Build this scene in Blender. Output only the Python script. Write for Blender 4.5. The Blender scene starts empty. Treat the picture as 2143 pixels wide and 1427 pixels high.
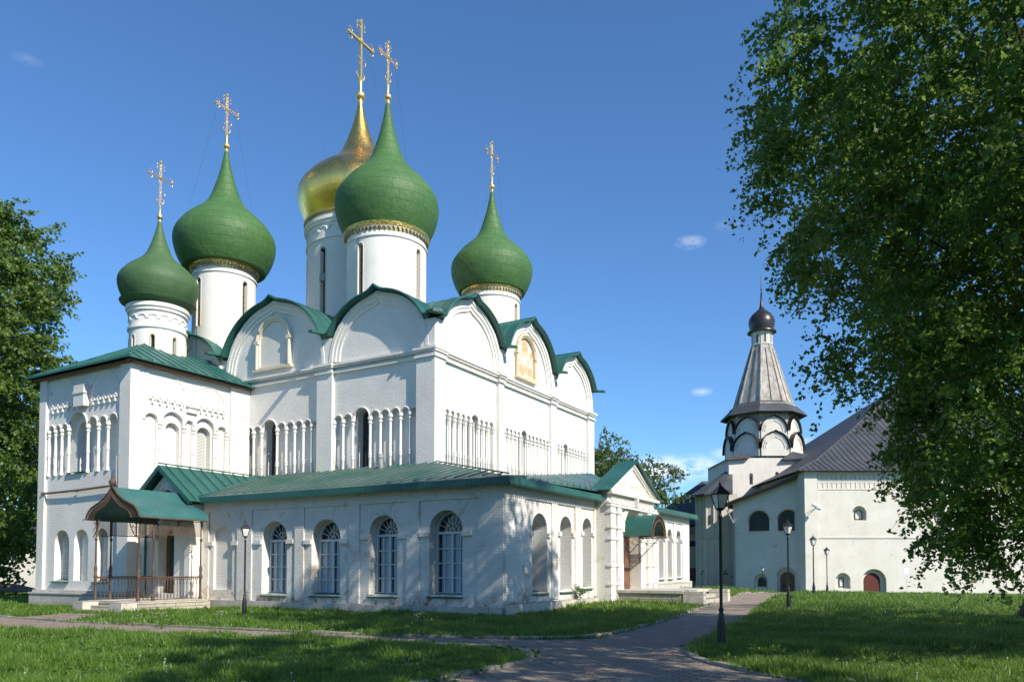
import bpy, bmesh, math, random
import numpy as np
from mathutils import Vector, Matrix
from mathutils.geometry import tessellate_polygon
random.seed(7); RNG = np.random.default_rng(11)
R = math.radians; PI = math.pi
C = bpy.context.scene.collection
S = bpy.context.scene
# ------------------------------------------------------------ camera, sky, sun
FPX, PITCH, YH, CAMH = 1600.0, R(2.2), 1190.0, 1.65
PYC = YH - FPX*math.tan(PITCH)
cam = bpy.data.cameras.new('camera'); cam_o = bpy.data.objects.new('camera', cam); C.objects.link(cam_o)
cam_o.location = (0, 0, CAMH); cam_o.rotation_euler = (R(90)+PITCH, 0, 0)
cam.sensor_fit = 'HORIZONTAL'; cam.sensor_width = 36; cam.lens = 36*FPX/2143
cam.shift_y = (PYC-713.5)/2143; cam.clip_end = 3000; cam.clip_start = .1
S.camera = cam_o
TH = R(-30); C0 = Vector((-.27, 26.4, 0))
EX = Vector((math.cos(TH), math.sin(TH), 0)); EY = Vector((-math.sin(TH), math.cos(TH), 0))
def L2W(x, y, z=0): return C0 + EX*x + EY*y + Vector((0, 0, z))
SUN = (EX*1.0 + EY*-.27 + Vector((0, 0, .78))).normalized()
w = bpy.data.worlds.new("World"); S.world = w; w.use_nodes = True
nt = w.node_tree; nt.nodes.clear()
out = nt.nodes.new('ShaderNodeOutputWorld'); bg = nt.nodes.new('ShaderNodeBackground')
sky = nt.nodes.new('ShaderNodeTexSky'); sky.sky_type = 'NISHITA'; sky.sun_disc = False
sky.sun_elevation = math.asin(SUN.z); sky.sun_rotation = math.atan2(SUN.x, SUN.y)
sky.air_density = 1.0; sky.dust_density = .15; sky.ozone_density = 4.0; sky.altitude = 100
bg.inputs['Strength'].default_value = .115
# a few faint fair-weather clouds, placed by direction
tc = nt.nodes.new('ShaderNodeTexCoord')
nz = nt.nodes.new('ShaderNodeTexNoise'); nz.inputs['Scale'].default_value = 28; nz.inputs['Detail'].default_value = 7; nz.inputs['Roughness'].default_value = .62
mp = nt.nodes.new('ShaderNodeMapping'); mp.inputs['Scale'].default_value = (1, 1, 2.6)
nt.links.new(tc.outputs['Generated'], mp.inputs[0]); nt.links.new(mp.outputs[0], nz.inputs['Vector'])
acc = None
for (px, py, rr, st) in ((1450, 497, .014, .45), (1472, 817, .010, .4), (1375, 985, .040, 1.0), (1445, 978, .032, .9), (1525, 950, .018, .5), (1695, 940, .02, .7), (1690, 925, .012, .5), (30, 100, .010, .10), (1530, 460, .012, .15)):
    d = Vector(((px-1071.5)/FPX, 1, (YH-py)/FPX)).normalized()
    sub = nt.nodes.new('ShaderNodeVectorMath'); sub.operation = 'SUBTRACT'; sub.inputs[1].default_value = d
    nt.links.new(tc.outputs['Generated'], sub.inputs[0])
    ml = nt.nodes.new('ShaderNodeVectorMath'); ml.operation = 'MULTIPLY'; ml.inputs[1].default_value = (1, 1, 2.4); nt.links.new(sub.outputs[0], ml.inputs[0])
    ln = nt.nodes.new('ShaderNodeVectorMath'); ln.operation = 'LENGTH'; nt.links.new(ml.outputs[0], ln.inputs[0])
    mr = nt.nodes.new('ShaderNodeMapRange'); mr.inputs['From Min'].default_value = rr*1.5; mr.inputs['From Max'].default_value = rr*.2
    mr.inputs['To Max'].default_value = st; nt.links.new(ln.outputs['Value'], mr.inputs['Value'])
    if acc is None: acc = mr.outputs[0]
    else:
        a = nt.nodes.new('ShaderNodeMath'); a.operation = 'MAXIMUM'; nt.links.new(acc, a.inputs[0]); nt.links.new(mr.outputs[0], a.inputs[1]); acc = a.outputs[0]
n2 = nt.nodes.new('ShaderNodeMapRange'); n2.inputs['From Min'].default_value = .36; n2.inputs['From Max'].default_value = .58
nt.links.new(nz.outputs['Fac'], n2.inputs['Value'])
mu = nt.nodes.new('ShaderNodeMath'); mu.operation = 'MULTIPLY'; nt.links.new(acc, mu.inputs[0]); nt.links.new(n2.outputs[0], mu.inputs[1])
mx = nt.nodes.new('ShaderNodeMix'); mx.data_type = 'RGBA'; mx.inputs['B'].default_value = (7, 7.3, 7.8, 1)
tn = nt.nodes.new('ShaderNodeMix'); tn.data_type = 'RGBA'; tn.blend_type = 'MULTIPLY'; tn.inputs['Factor'].default_value = 1; tn.inputs['B'].default_value = (.62, .87, 1.07, 1)
nt.links.new(sky.outputs[0], tn.inputs['A'])
nt.links.new(mu.outputs[0], mx.inputs['Factor']); nt.links.new(tn.outputs['Result'], mx.inputs['A'])
nt.links.new(mx.outputs['Result'], bg.inputs['Color']); nt.links.new(bg.outputs[0], out.inputs[0])
sl = bpy.data.lights.new('sun', 'SUN'); sl.energy = 4.5; sl.angle = R(.53); sl.color = (1, .92, .79)
so = bpy.data.objects.new('sun', sl); C.objects.link(so); so.rotation_euler = SUN.to_track_quat('Z', 'Y').to_euler(); so.location = (30, -30, 40)
S.view_settings.view_transform = 'Standard'; S.view_settings.look = 'None'; S.view_settings.exposure = .58; S.view_settings.gamma = 1
S.render.engine = 'CYCLES'
S.cycles.max_bounces = 6; S.cycles.transparent_max_bounces = 8

# ------------------------------------------------------------ materials
class NT:
    def __init__(s, name):
        s.m = bpy.data.materials.new(name); s.m.use_nodes = True; s.t = s.m.node_tree; s.b = s.t.nodes['Principled BSDF']
        s.tc = s.n('TexCoord')
    def n(s, ty, **k):
        x = s.t.nodes.new('ShaderNode'+ty)
        for a, v in k.items(): setattr(x, a, v)
        return x
    def l(s, a, b): s.t.links.new(a, b)
    def noise(s, scale, detail=4, rough=.55, vec=None, dist=0):
        x = s.n('TexNoise'); x.inputs['Scale'].default_value = scale; x.inputs['Detail'].default_value = detail
        x.inputs['Roughness'].default_value = rough; x.inputs['Distortion'].default_value = dist
        s.l(vec if vec is not None else s.tc.outputs['Object'], x.inputs['Vector']); return x.outputs['Fac']
    def rng(s, v, a, b, c=0, d=1):
        x = s.n('MapRange'); x.inputs['From Min'].default_value = a; x.inputs['From Max'].default_value = b
        x.inputs['To Min'].default_value = c; x.inputs['To Max'].default_value = d; s.l(v, x.inputs['Value']); return x.outputs[0]
    def mix(s, f, a, b, blend='MIX'):
        x = s.n('Mix', data_type='RGBA', blend_type=blend)
        for v, k in ((f, 'Factor'), (a, 'A'), (b, 'B')):
            if isinstance(v, (tuple, list)): x.inputs[k].default_value = tuple(v)+(1,)
            elif isinstance(v, (int, float)): x.inputs[k].default_value = v
            else: s.l(v, x.inputs[k])
        return x.outputs['Result']
    def math(s, op, a, b=None):
        x = s.n('Math', operation=op)
        for v, i in ((a, 0), (b, 1)):
            if v is None: continue
            if isinstance(v, (int, float)): x.inputs[i].default_value = v
            else: s.l(v, x.inputs[i])
        return x.outputs[0]
    def bump(s, h, st=.3, dist=.02, prev=None):
        x = s.n('Bump'); x.inputs['Strength'].default_value = st; x.inputs['Distance'].default_value = dist; s.l(h, x.inputs['Height'])
        if prev is not None: s.l(prev, x.inputs['Normal'])
        return x.outputs[0]
    def fin(s, col, rough=.8, normal=None, metallic=0, spec=None):
        if isinstance(col, (tuple, list)): s.b.inputs['Base Color'].default_value = tuple(col)+(1,)
        else: s.l(col, s.b.inputs['Base Color'])
        if isinstance(rough, (int, float)): s.b.inputs['Roughness'].default_value = rough
        else: s.l(rough, s.b.inputs['Roughness'])
        s.b.inputs['Metallic'].default_value = metallic
        if spec is not None: s.b.inputs['Specular IOR Level'].default_value = spec
        if normal is not None: s.l(normal, s.b.inputs['Normal'])
        return s.m
def wallvec(k):
    """(along the wall, height) coordinates from object space, whichever way the wall faces"""
    g = k.n('NewGeometry'); vt = k.n('VectorTransform', vector_type='NORMAL', convert_from='WORLD', convert_to='OBJECT'); k.l(g.outputs['True Normal'], vt.inputs[0])
    sx = k.n('SeparateXYZ'); k.l(vt.outputs[0], sx.inputs[0]); so = k.n('SeparateXYZ'); k.l(k.tc.outputs['Object'], so.inputs[0])
    ax = k.math('ABSOLUTE', sx.outputs[0]); f = k.math('GREATER_THAN', ax, .707)
    dif = k.math('SUBTRACT', so.outputs[1], so.outputs[0]); u = k.math('ADD', so.outputs[0], k.math('MULTIPLY', f, dif))
    cb = k.n('CombineXYZ'); k.l(u, cb.inputs[0]); k.l(so.outputs[2], cb.inputs[1]); return cb.outputs[0], so.outputs[2]
def whitewash(name, col=(.80, .775, .73), bump=.5, stain=.0, exposed=0, zb=0, big=.0, brickcol=(.30, .15, .10)):
    k = NT(name); v, z = wallvec(k)
    # slightly wavy courses: distort the brick coordinates
    nn = k.n('TexNoise'); nn.inputs['Scale'].default_value = 1.6; nn.inputs['Detail'].default_value = 2; k.l(k.tc.outputs['Object'], nn.inputs['Vector'])
    sc = k.n('VectorMath', operation='SCALE'); sc.inputs['Scale'].default_value = .05; k.l(nn.outputs['Color'], sc.inputs[0])
    ad = k.n('VectorMath', operation='ADD'); k.l(v, ad.inputs[0]); k.l(sc.outputs[0], ad.inputs[1])
    br = k.n('TexBrick'); br.inputs['Scale'].default_value = 1; br.inputs['Brick Width'].default_value = .29; br.inputs['Row Height'].default_value = .095
    br.inputs['Mortar Size'].default_value = .012; br.inputs['Mortar Smooth'].default_value = .6; br.inputs['Bias'].default_value = -.3
    br.inputs['Color1'].default_value = (1, 1, 1, 1); br.inputs['Color2'].default_value = (.75, .75, .75, 1); br.inputs['Mortar'].default_value = (0, 0, 0, 1)
    k.l(ad.outputs[0], br.inputs['Vector'])
    n1 = k.noise(9, 6, .65); n2 = k.noise(.55, 5, .6); n3 = k.noise(34, 3, .6); n4 = k.noise(2.3, 6, .7, dist=.6)
    c = k.mix(k.rng(n2, .35, .7), col, tuple(a*.88 for a in (col[0], col[1]*.99, col[2]*.97)))
    c = k.mix(k.rng(br.outputs['Fac'], .0, 1, 0, .16), c, tuple(a*.6 for a in col))
    c = k.mix(k.rng(n1, .55, .8, 0, .22), c, (.58, .54, .47))
    # vertical rain streaks
    mp = k.n('Mapping'); mp.inputs['Scale'].default_value = (3.2, 3.2, .22); k.l(k.tc.outputs['Object'], mp.inputs[0])
    st = k.noise(1.6, 5, .65, vec=mp.outputs[0])
    c = k.mix(k.rng(st, .56, .78, 0, .12+stain*.45), c, (.44, .40, .33))
    if exposed:
        low = k.rng(z, zb+.35, zb+1.25, 1, 0)
        m = k.math('ADD', n4, k.math('MULTIPLY', low, .17*exposed))
        m1 = k.rng(m, .60, .70)
        c = k.mix(k.math('MULTIPLY', m1, .7), c, (.50, .42, .33))
        m2 = k.rng(m, .715, .765)
        c = k.mix(k.math('MULTIPLY', m2, .85), c, brickcol)
    if big:
        c = k.mix(k.rng(k.noise(.8, 8, .72, dist=1.2), .56, .66, 0, big), c, (.50, .40, .30))
    h = k.math('ADD', k.math('MULTIPLY', br.outputs['Color'], 1.0), k.math('MULTIPLY', n1, 1.1))
    h = k.math('ADD', h, k.math('MULTIPLY', n3, .5))
    return k.fin(c, .88, k.bump(h, bump, .022), spec=.2)
def stonemat(name, col, bs=(.9, .35), stain=.5):
    k = NT(name); v, z = wallvec(k)
    br = k.n('TexBrick'); br.inputs['Scale'].default_value = 1; br.inputs['Brick Width'].default_value = bs[0]; br.inputs['Row Height'].default_value = bs[1]
    br.inputs['Mortar Size'].default_value = .012; br.inputs['Mortar Smooth'].default_value = .3
    br.inputs['Color1'].default_value = tuple(col)+(1,); br.inputs['Color2'].default_value = tuple(a*.78 for a in col)+(1,); br.inputs['Mortar'].default_value = tuple(a*.35 for a in col)+(1,)
    k.l(v, br.inputs['Vector'])
    n1 = k.noise(3, 7, .7); n2 = k.noise(18, 5, .6)
    c = k.mix(k.rng(n1, .45, .7, 0, stain), br.outputs['Color'], (.22, .20, .15))
    c = k.mix(k.rng(n2, .5, .75, 0, .4), c, tuple(min(1, a*1.25) for a in col))
    return k.fin(c, .85, k.bump(k.math('ADD', k.math('MULTIPLY', br.outputs['Fac'], -1), n1), .6, .02))
def paintmetal(name, col, col2, rough=.42, scale=.8, amt=.8, rust=0, bump=.1, metallic=0):
    k = NT(name)
    mp = k.n('Mapping'); mp.inputs['Scale'].default_value = (1, 1, 1); k.l(k.tc.outputs['Object'], mp.inputs[0])
    n1 = k.noise(scale, 6, .65); n2 = k.noise(scale*9, 4, .6)
    c = k.mix(k.rng(n1, .38, .68, 0, amt), col, col2)
    c = k.mix(k.rng(n2, .5, .8, 0, .35), c, tuple(a*.6 for a in col))
    if rust: c = k.mix(k.rng(k.noise(scale*2.2, 7, .75, dist=.8), .66-.12*rust, .74-.12*rust, 0, .85), c, (.16, .07, .035))
    r = k.rng(n2, .3, .8, rough-.06, rough+.22)
    return k.fin(c, r, k.bump(k.noise(scale*3, 3), min(1, bump*2.5), .06), metallic=metallic)
M = {}
M['wall'] = whitewash('whitewashed_brick', (.80, .78, .74), .62, stain=.08)
M['gallery'] = whitewash('stained_whitewash', (.76, .745, .71), .6, stain=.35, exposed=1.15, zb=-.1, big=.75)
M['portal'] = whitewash('portal_whitewash', (.80, .78, .735), .35, stain=.55, exposed=.6, zb=.2, big=.4)
M['drum'] = whitewash('drum_whitewash', (.80, .78, .74), .35)
M['refect'] = whitewash('cream_whitewash', (.77, .74, .67), .85, stain=.3, exposed=.35, zb=-.9)
M['apse'] = whitewash('old_plaster', (.58, .53, .45), .3, stain=.6, exposed=.9, zb=1.2, big=.6)
k = NT('weathered_tent_plaster'); mp = k.n('Mapping'); mp.inputs['Scale'].default_value = (1, 1, .35); k.l(k.tc.outputs['Object'], mp.inputs[0])
n1 = k.noise(1.6, 8, .75, vec=mp.outputs[0], dist=.6); n2 = k.noise(.7, 6, .7, dist=1); n3 = k.noise(11, 5, .7)
c = k.mix(k.rng(n1, .42, .62), (.48, .46, .42), (.22, .195, .165)); c = k.mix(k.rng(n2, .5, .62, 0, .75), c, (.30, .19, .14)); c = k.mix(k.rng(n3, .5, .7, 0, .5), c, (.42, .40, .35))
M['tentw'] = k.fin(c, .9, k.bump(k.math('ADD', n1, n3), .5, .05))
M['cream'] = whitewash('cream_trim', (.70, .64, .52), .25, stain=.5)
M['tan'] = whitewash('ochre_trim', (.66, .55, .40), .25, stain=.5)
M['kiot'] = whitewash('pale_panel', (.70, .68, .64), .15, stain=.5)
M['plinth'] = stonemat('plinth_limestone', (.56, .52, .45), (1.1, .42), .45)
M['step'] = stonemat('step_stone', (.46, .42, .34), (.95, .2), .7)
M['kerb'] = stonemat('kerb_stone', (.34, .32, .28), (.8, 3), .5)
M['roof'] = paintmetal('teal_roof_metal', (.012, .090, .076), (.035, .125, .102), .40, .7, .9)
M['roofw'] = paintmetal('weathered_teal_roof', (.028, .105, .088), (.11, .15, .125), .40, .5, .95, rust=.5)
M['dome'] = paintmetal('green_dome_metal', (.044, .128, .030), (.066, .160, .042), .62, .5, .8, bump=.25)
M['domeold'] = paintmetal('faded_green_dome', (.040, .120, .036), (.065, .135, .06), .6, .6, .9, bump=.25)
M['dark'] = paintmetal('dark_grey_roof_sheet', (.046, .050, .056), (.085, .090, .098), .6, .5, .8)
M['brown'] = paintmetal('dark_brown_dome', (.022, .016, .015), (.035, .027, .025), .32, 1, .7)
M['iron'] = paintmetal('rusty_wrought_iron', (.075, .042, .028), (.12, .075, .052), .65, 3, .9, bump=.3)
M['black'] = paintmetal('black_lamp_paint', (.018, .019, .022), (.035, .036, .04), .38, 3, .7)
M['canopy'] = paintmetal('faded_teal_canopy', (.02, .115, .115), (.05, .145, .13), .45, 1.2, .9, rust=.55)
M['wood'] = paintmetal('brown_door_wood', (.13, .06, .03), (.19, .10, .055), .6, 2, .9)
M['redwood'] = paintmetal('dark_red_door', (.105, .018, .013), (.075, .018, .013), .75, 2, .9)
M['bluewood'] = paintmetal('pale_grey_window_paint', (.52, .57, .60), (.62, .66, .68), .5, 2, .8)
M['grey'] = paintmetal('grey_zinc_pipe', (.25, .26, .27), (.33, .34, .34), .4, 2, .8)
M['gutter'] = paintmetal('rusty_pipe', (.14, .10, .075), (.2, .17, .13), .5, 3, .8)
def gold():
    k = NT('gilded_copper'); n = k.noise(1.2, 3); n2 = k.noise(9, 4)
    c = k.mix(k.rng(n, .35, .7), (.86, .55, .14), (.70, .42, .09)); return k.fin(c, k.rng(n2, .3, .8, .16, .34), k.bump(k.noise(2.2, 3), .12, .05), metallic=1)
M['gold'] = gold()
k = NT('pale_gilt'); M['gilt'] = k.fin(k.mix(k.rng(k.noise(5, 4), .35, .7), (.90, .66, .30), (.72, .50, .20)), .42, metallic=.85)
def domemat(name, c1, c2, cs, rough, metallic, bh, bw=.42, bstr=.5, rng=(.0, 1)):
    k = NT(name); so = k.n('SeparateXYZ'); k.l(k.tc.outputs['Object'], so.inputs[0]); an = k.math('MULTIPLY', k.math('ARCTAN2', so.outputs[1], so.outputs[0]), 3.183)
    cb = k.n('CombineXYZ'); k.l(an, cb.inputs[0]); k.l(so.outputs[2], cb.inputs[1])
    br = k.n('TexBrick'); br.inputs['Scale'].default_value = 1; br.inputs['Brick Width'].default_value = bw*2; br.inputs['Row Height'].default_value = bh; br.inputs['Mortar Size'].default_value = .012; br.inputs['Mortar Smooth'].default_value = .5
    br.inputs['Color1'].default_value = (0, 0, 0, 1); br.inputs['Color2'].default_value = (1, 1, 1, 1); br.inputs['Mortar'].default_value = (.4, .4, .4, 1); k.l(cb.outputs[0], br.inputs['Vector'])
    n1 = k.noise(1.1, 5, .65); n2 = k.noise(5, 6, .7)
    c = k.mix(k.math('MULTIPLY', br.outputs['Color'], .55), c1, c2); c = k.mix(k.rng(n1, .4, .7, 0, .7), c, c2); c = k.mix(k.rng(n2, .52, .8, 0, .5), c, cs); c = k.mix(k.math('MULTIPLY', br.outputs['Fac'], .2), c, cs)
    mp = k.n('Mapping'); mp.inputs['Scale'].default_value = (2.5, 2.5, .3); k.l(k.tc.outputs['Object'], mp.inputs[0]); c = k.mix(k.rng(k.noise(2, 5, .65, vec=mp.outputs[0]), .56, .76, 0, .35), c, cs)
    h = k.math('ADD', k.math('MULTIPLY', br.outputs['Fac'], -.6), k.math('ADD', k.math('MULTIPLY', k.noise(2.6, 3), 1.4), k.math('MULTIPLY', br.outputs['Color'], .5)))
    return k.fin(c, k.rng(n2, .3, .8, rough-.05, rough+.15), k.bump(h, bstr, .035), metallic=metallic)
M['dome'] = domemat('green_dome_sheets', (.040, .118, .028), (.066, .158, .042), (.030, .075, .030), .6, 0, .5, bstr=.85)
M['domeold'] = domemat('faded_green_dome_sheets', (.040, .105, .032), (.070, .135, .055), (.05, .065, .045), .62, 0, .42)
M['gold'] = domemat('gilded_dome_sheets', (1.0, .66, .19), (.95, .58, .15), (.75, .43, .10), .28, 1, .34, .3, .16)
def glassdark(name, col, r=.06):
    k = NT(name); n = k.noise(1.3, 3); return k.fin(k.mix(k.rng(n, .35, .7), col, tuple(a*2.2 for a in col)), r, k.bump(k.noise(1.5, 2), .08, .03), spec=.7)
M['glass'] = glassdark('window_glass', (.012, .016, .02))
M['glassd'] = glassdark('dull_dark_window_glass', (.010, .012, .014), .45)  # darker, rougher panes that reflect less than the other window glass
M['curtain'] = None
k = NT('window_curtain'); wv = k.n('TexWave', wave_type='BANDS', bands_direction='X'); wv.inputs['Scale'].default_value = 5.5; wv.inputs['Distortion'].default_value = 2.5; wv.inputs['Detail'].default_value = 2
v, z = wallvec(k); k.l(v, wv.inputs['Vector']); k.l(v, wv.inputs['Vector'])
M['curtain'] = k.fin(k.mix(wv.outputs['Fac'], (.56, .64, .70), (.27, .32, .37)), .9, k.bump(wv.outputs['Fac'], .5, .03))
k = NT('louvre_slats'); wv = k.n('TexWave', wave_type='BANDS', bands_direction='Z'); wv.inputs['Scale'].default_value = 4.2; k.l(k.tc.outputs['Object'], wv.inputs['Vector'])
M['louvre'] = k.fin(k.mix(wv.outputs['Fac'], (.62, .61, .58), (.36, .36, .35)), .7, k.bump(wv.outputs['Fac'], .7, .03))
k = NT('frosted_lamp_glass'); M['lampglass'] = k.fin(k.mix(k.rng(k.noise(4, 3), .3, .7), (.75, .77, .76), (.6, .62, .6)), .25)
k = NT('gold_leaf_band'); vo = k.n('TexVoronoi'); vo.inputs['Scale'].default_value = 7; k.l(k.tc.outputs['Object'], vo.inputs['Vector'])
M['band'] = k.fin(k.mix(k.rng(vo.outputs['Distance'], .1, .5), (.82, .60, .20), (.50, .33, .09)), .32, k.bump(vo.outputs['Distance'], .5, .03), metallic=.9)
k = NT('faded_fresco'); n = k.noise(3.2, 6, .65, dist=1.2); v = k.n('ValToRGB'); k.l(n, v.inputs[0])
e = v.color_ramp.elements; e[0].position = .38; e[0].color = (.62, .27, .10, 1); e[1].position = .62; e[1].color = (.74, .62, .45, 1)
for p_, c_ in ((.46, (.72, .50, .28, 1)), (.53, (.62, .66, .68, 1))):
    q = e.new(p_); q.color = c_
M['fresco'] = k.fin(v.color_ramp and v.outputs[0], .8)
for nm_, c_ in (('fresco_blue', (.58, .60, .58)), ('fresco_orange', (.58, .34, .18)), ('fresco_cream', (.74, .62, .42)), ('fresco_yellow', (.66, .50, .30))):
    k = NT(nm_); M[nm_] = k.fin(k.mix(k.rng(k.noise(9, 5), .4, .7), c_, tuple(min(1, a*1.25) for a in c_)), .8)
def barkmat():
    k = NT('rough_bark'); mp = k.n('Mapping'); mp.inputs['Scale'].default_value = (1, 1, .2); k.l(k.tc.outputs['Object'], mp.inputs[0])
    n = k.noise(14, 5, .7, vec=mp.outputs[0]); return k.fin(k.mix(n, (.035, .026, .02), (.11, .085, .065)), .9, k.bump(n, .9, .04))
M['bark'] = barkmat()
def leafmat(name, c1, c2, c3, trans=.35):
    k = NT(name); g = k.n('NewGeometry'); r = g.outputs['Random Per Island']
    c = k.mix(k.rng(r, 0, .75), c1, c2); c = k.mix(k.rng(r, .9, 1), c, c3)
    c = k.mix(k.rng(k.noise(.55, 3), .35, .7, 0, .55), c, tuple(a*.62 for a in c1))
    k.fin(c, .45, spec=.35)
    tr = k.n('BsdfTranslucent'); tcol = k.mix(.5, c, tuple(min(1, a*1.9) for a in c3)); k.l(tcol, tr.inputs[0])
    ms = k.n('MixShader'); ms.inputs[0].default_value = trans; k.l(k.b.outputs[0], ms.inputs[1]); k.l(tr.outputs[0], ms.inputs[2])
    k.l(ms.outputs[0], k.t.nodes['Material Output'].inputs[0]); return k.m
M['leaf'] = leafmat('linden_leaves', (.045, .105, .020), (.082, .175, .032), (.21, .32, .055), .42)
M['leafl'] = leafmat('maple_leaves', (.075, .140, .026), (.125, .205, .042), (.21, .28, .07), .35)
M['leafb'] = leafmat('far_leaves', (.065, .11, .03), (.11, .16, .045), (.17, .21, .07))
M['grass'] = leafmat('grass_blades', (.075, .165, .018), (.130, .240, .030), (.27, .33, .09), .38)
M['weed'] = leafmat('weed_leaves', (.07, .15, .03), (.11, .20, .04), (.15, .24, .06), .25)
k = NT('seed_heads'); M['puff'] = k.fin((.42, .42, .36), .9)
k = NT('lawn_soil'); n = k.noise(1.1, 6, .65); n2 = k.noise(14, 5, .7); n3 = k.noise(60, 3, .7)
c = k.mix(k.rng(n, .35, .7), (.055, .115, .018), (.09, .16, .028)); c = k.mix(k.rng(n2, .4, .75, 0, .7), c, (.03, .055, .012)); c = k.mix(k.rng(n3, .5, .8, 0, .5), c, (.14, .19, .05))
M['lawn'] = k.fin(c, .95, k.bump(k.math('ADD', n2, n3), 1, .06), spec=.1)
k = NT('old_brick_paving'); mp = k.n('Mapping'); mp.inputs['Rotation'].default_value = (0, 0, R(31)); k.l(k.tc.outputs['Object'], mp.inputs[0])
br = k.n('TexBrick'); br.inputs['Scale'].default_value = 1; br.inputs['Brick Width'].default_value = .27; br.inputs['Row Height'].default_value = .13; br.inputs['Mortar Size'].default_value = .014; br.inputs['Mortar Smooth'].default_value = .4
br.inputs['Color1'].default_value = (.36, .28, .215, 1); br.inputs['Color2'].default_value = (.25, .20, .165, 1); br.inputs['Mortar'].default_value = (.07, .065, .05, 1); k.l(mp.outputs[0], br.inputs['Vector'])
n = k.noise(1.3, 6, .7); n2 = k.noise(9, 6, .7)
c = k.mix(k.rng(n, .42, .66, 0, .65), br.outputs['Color'], (.34, .30, .25)); c = k.mix(k.rng(n2, .5, .72, 0, .5), c, (.15, .13, .105)); c = k.mix(k.rng(k.noise(3.5, 6, .7), .62, .72, 0, .6), c, (.07, .09, .03))
M['path'] = k.fin(c, .9, k.bump(k.math('ADD', k.math('MULTIPLY', br.outputs['Fac'], -.8), k.math('ADD', n2, n)), .8, .03), spec=.2)
k = NT('hut_tiles'); M['tile'] = k.fin(k.mix(k.rng(k.noise(4, 5), .3, .7), (.22, .13, .08), (.15, .09, .06)), .9)
k = NT('white_board'); M['board'] = k.fin(k.mix(k.rng(k.noise(7, 4), .4, .7), (.74, .75, .74), (.6, .62, .63)), .6)

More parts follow.
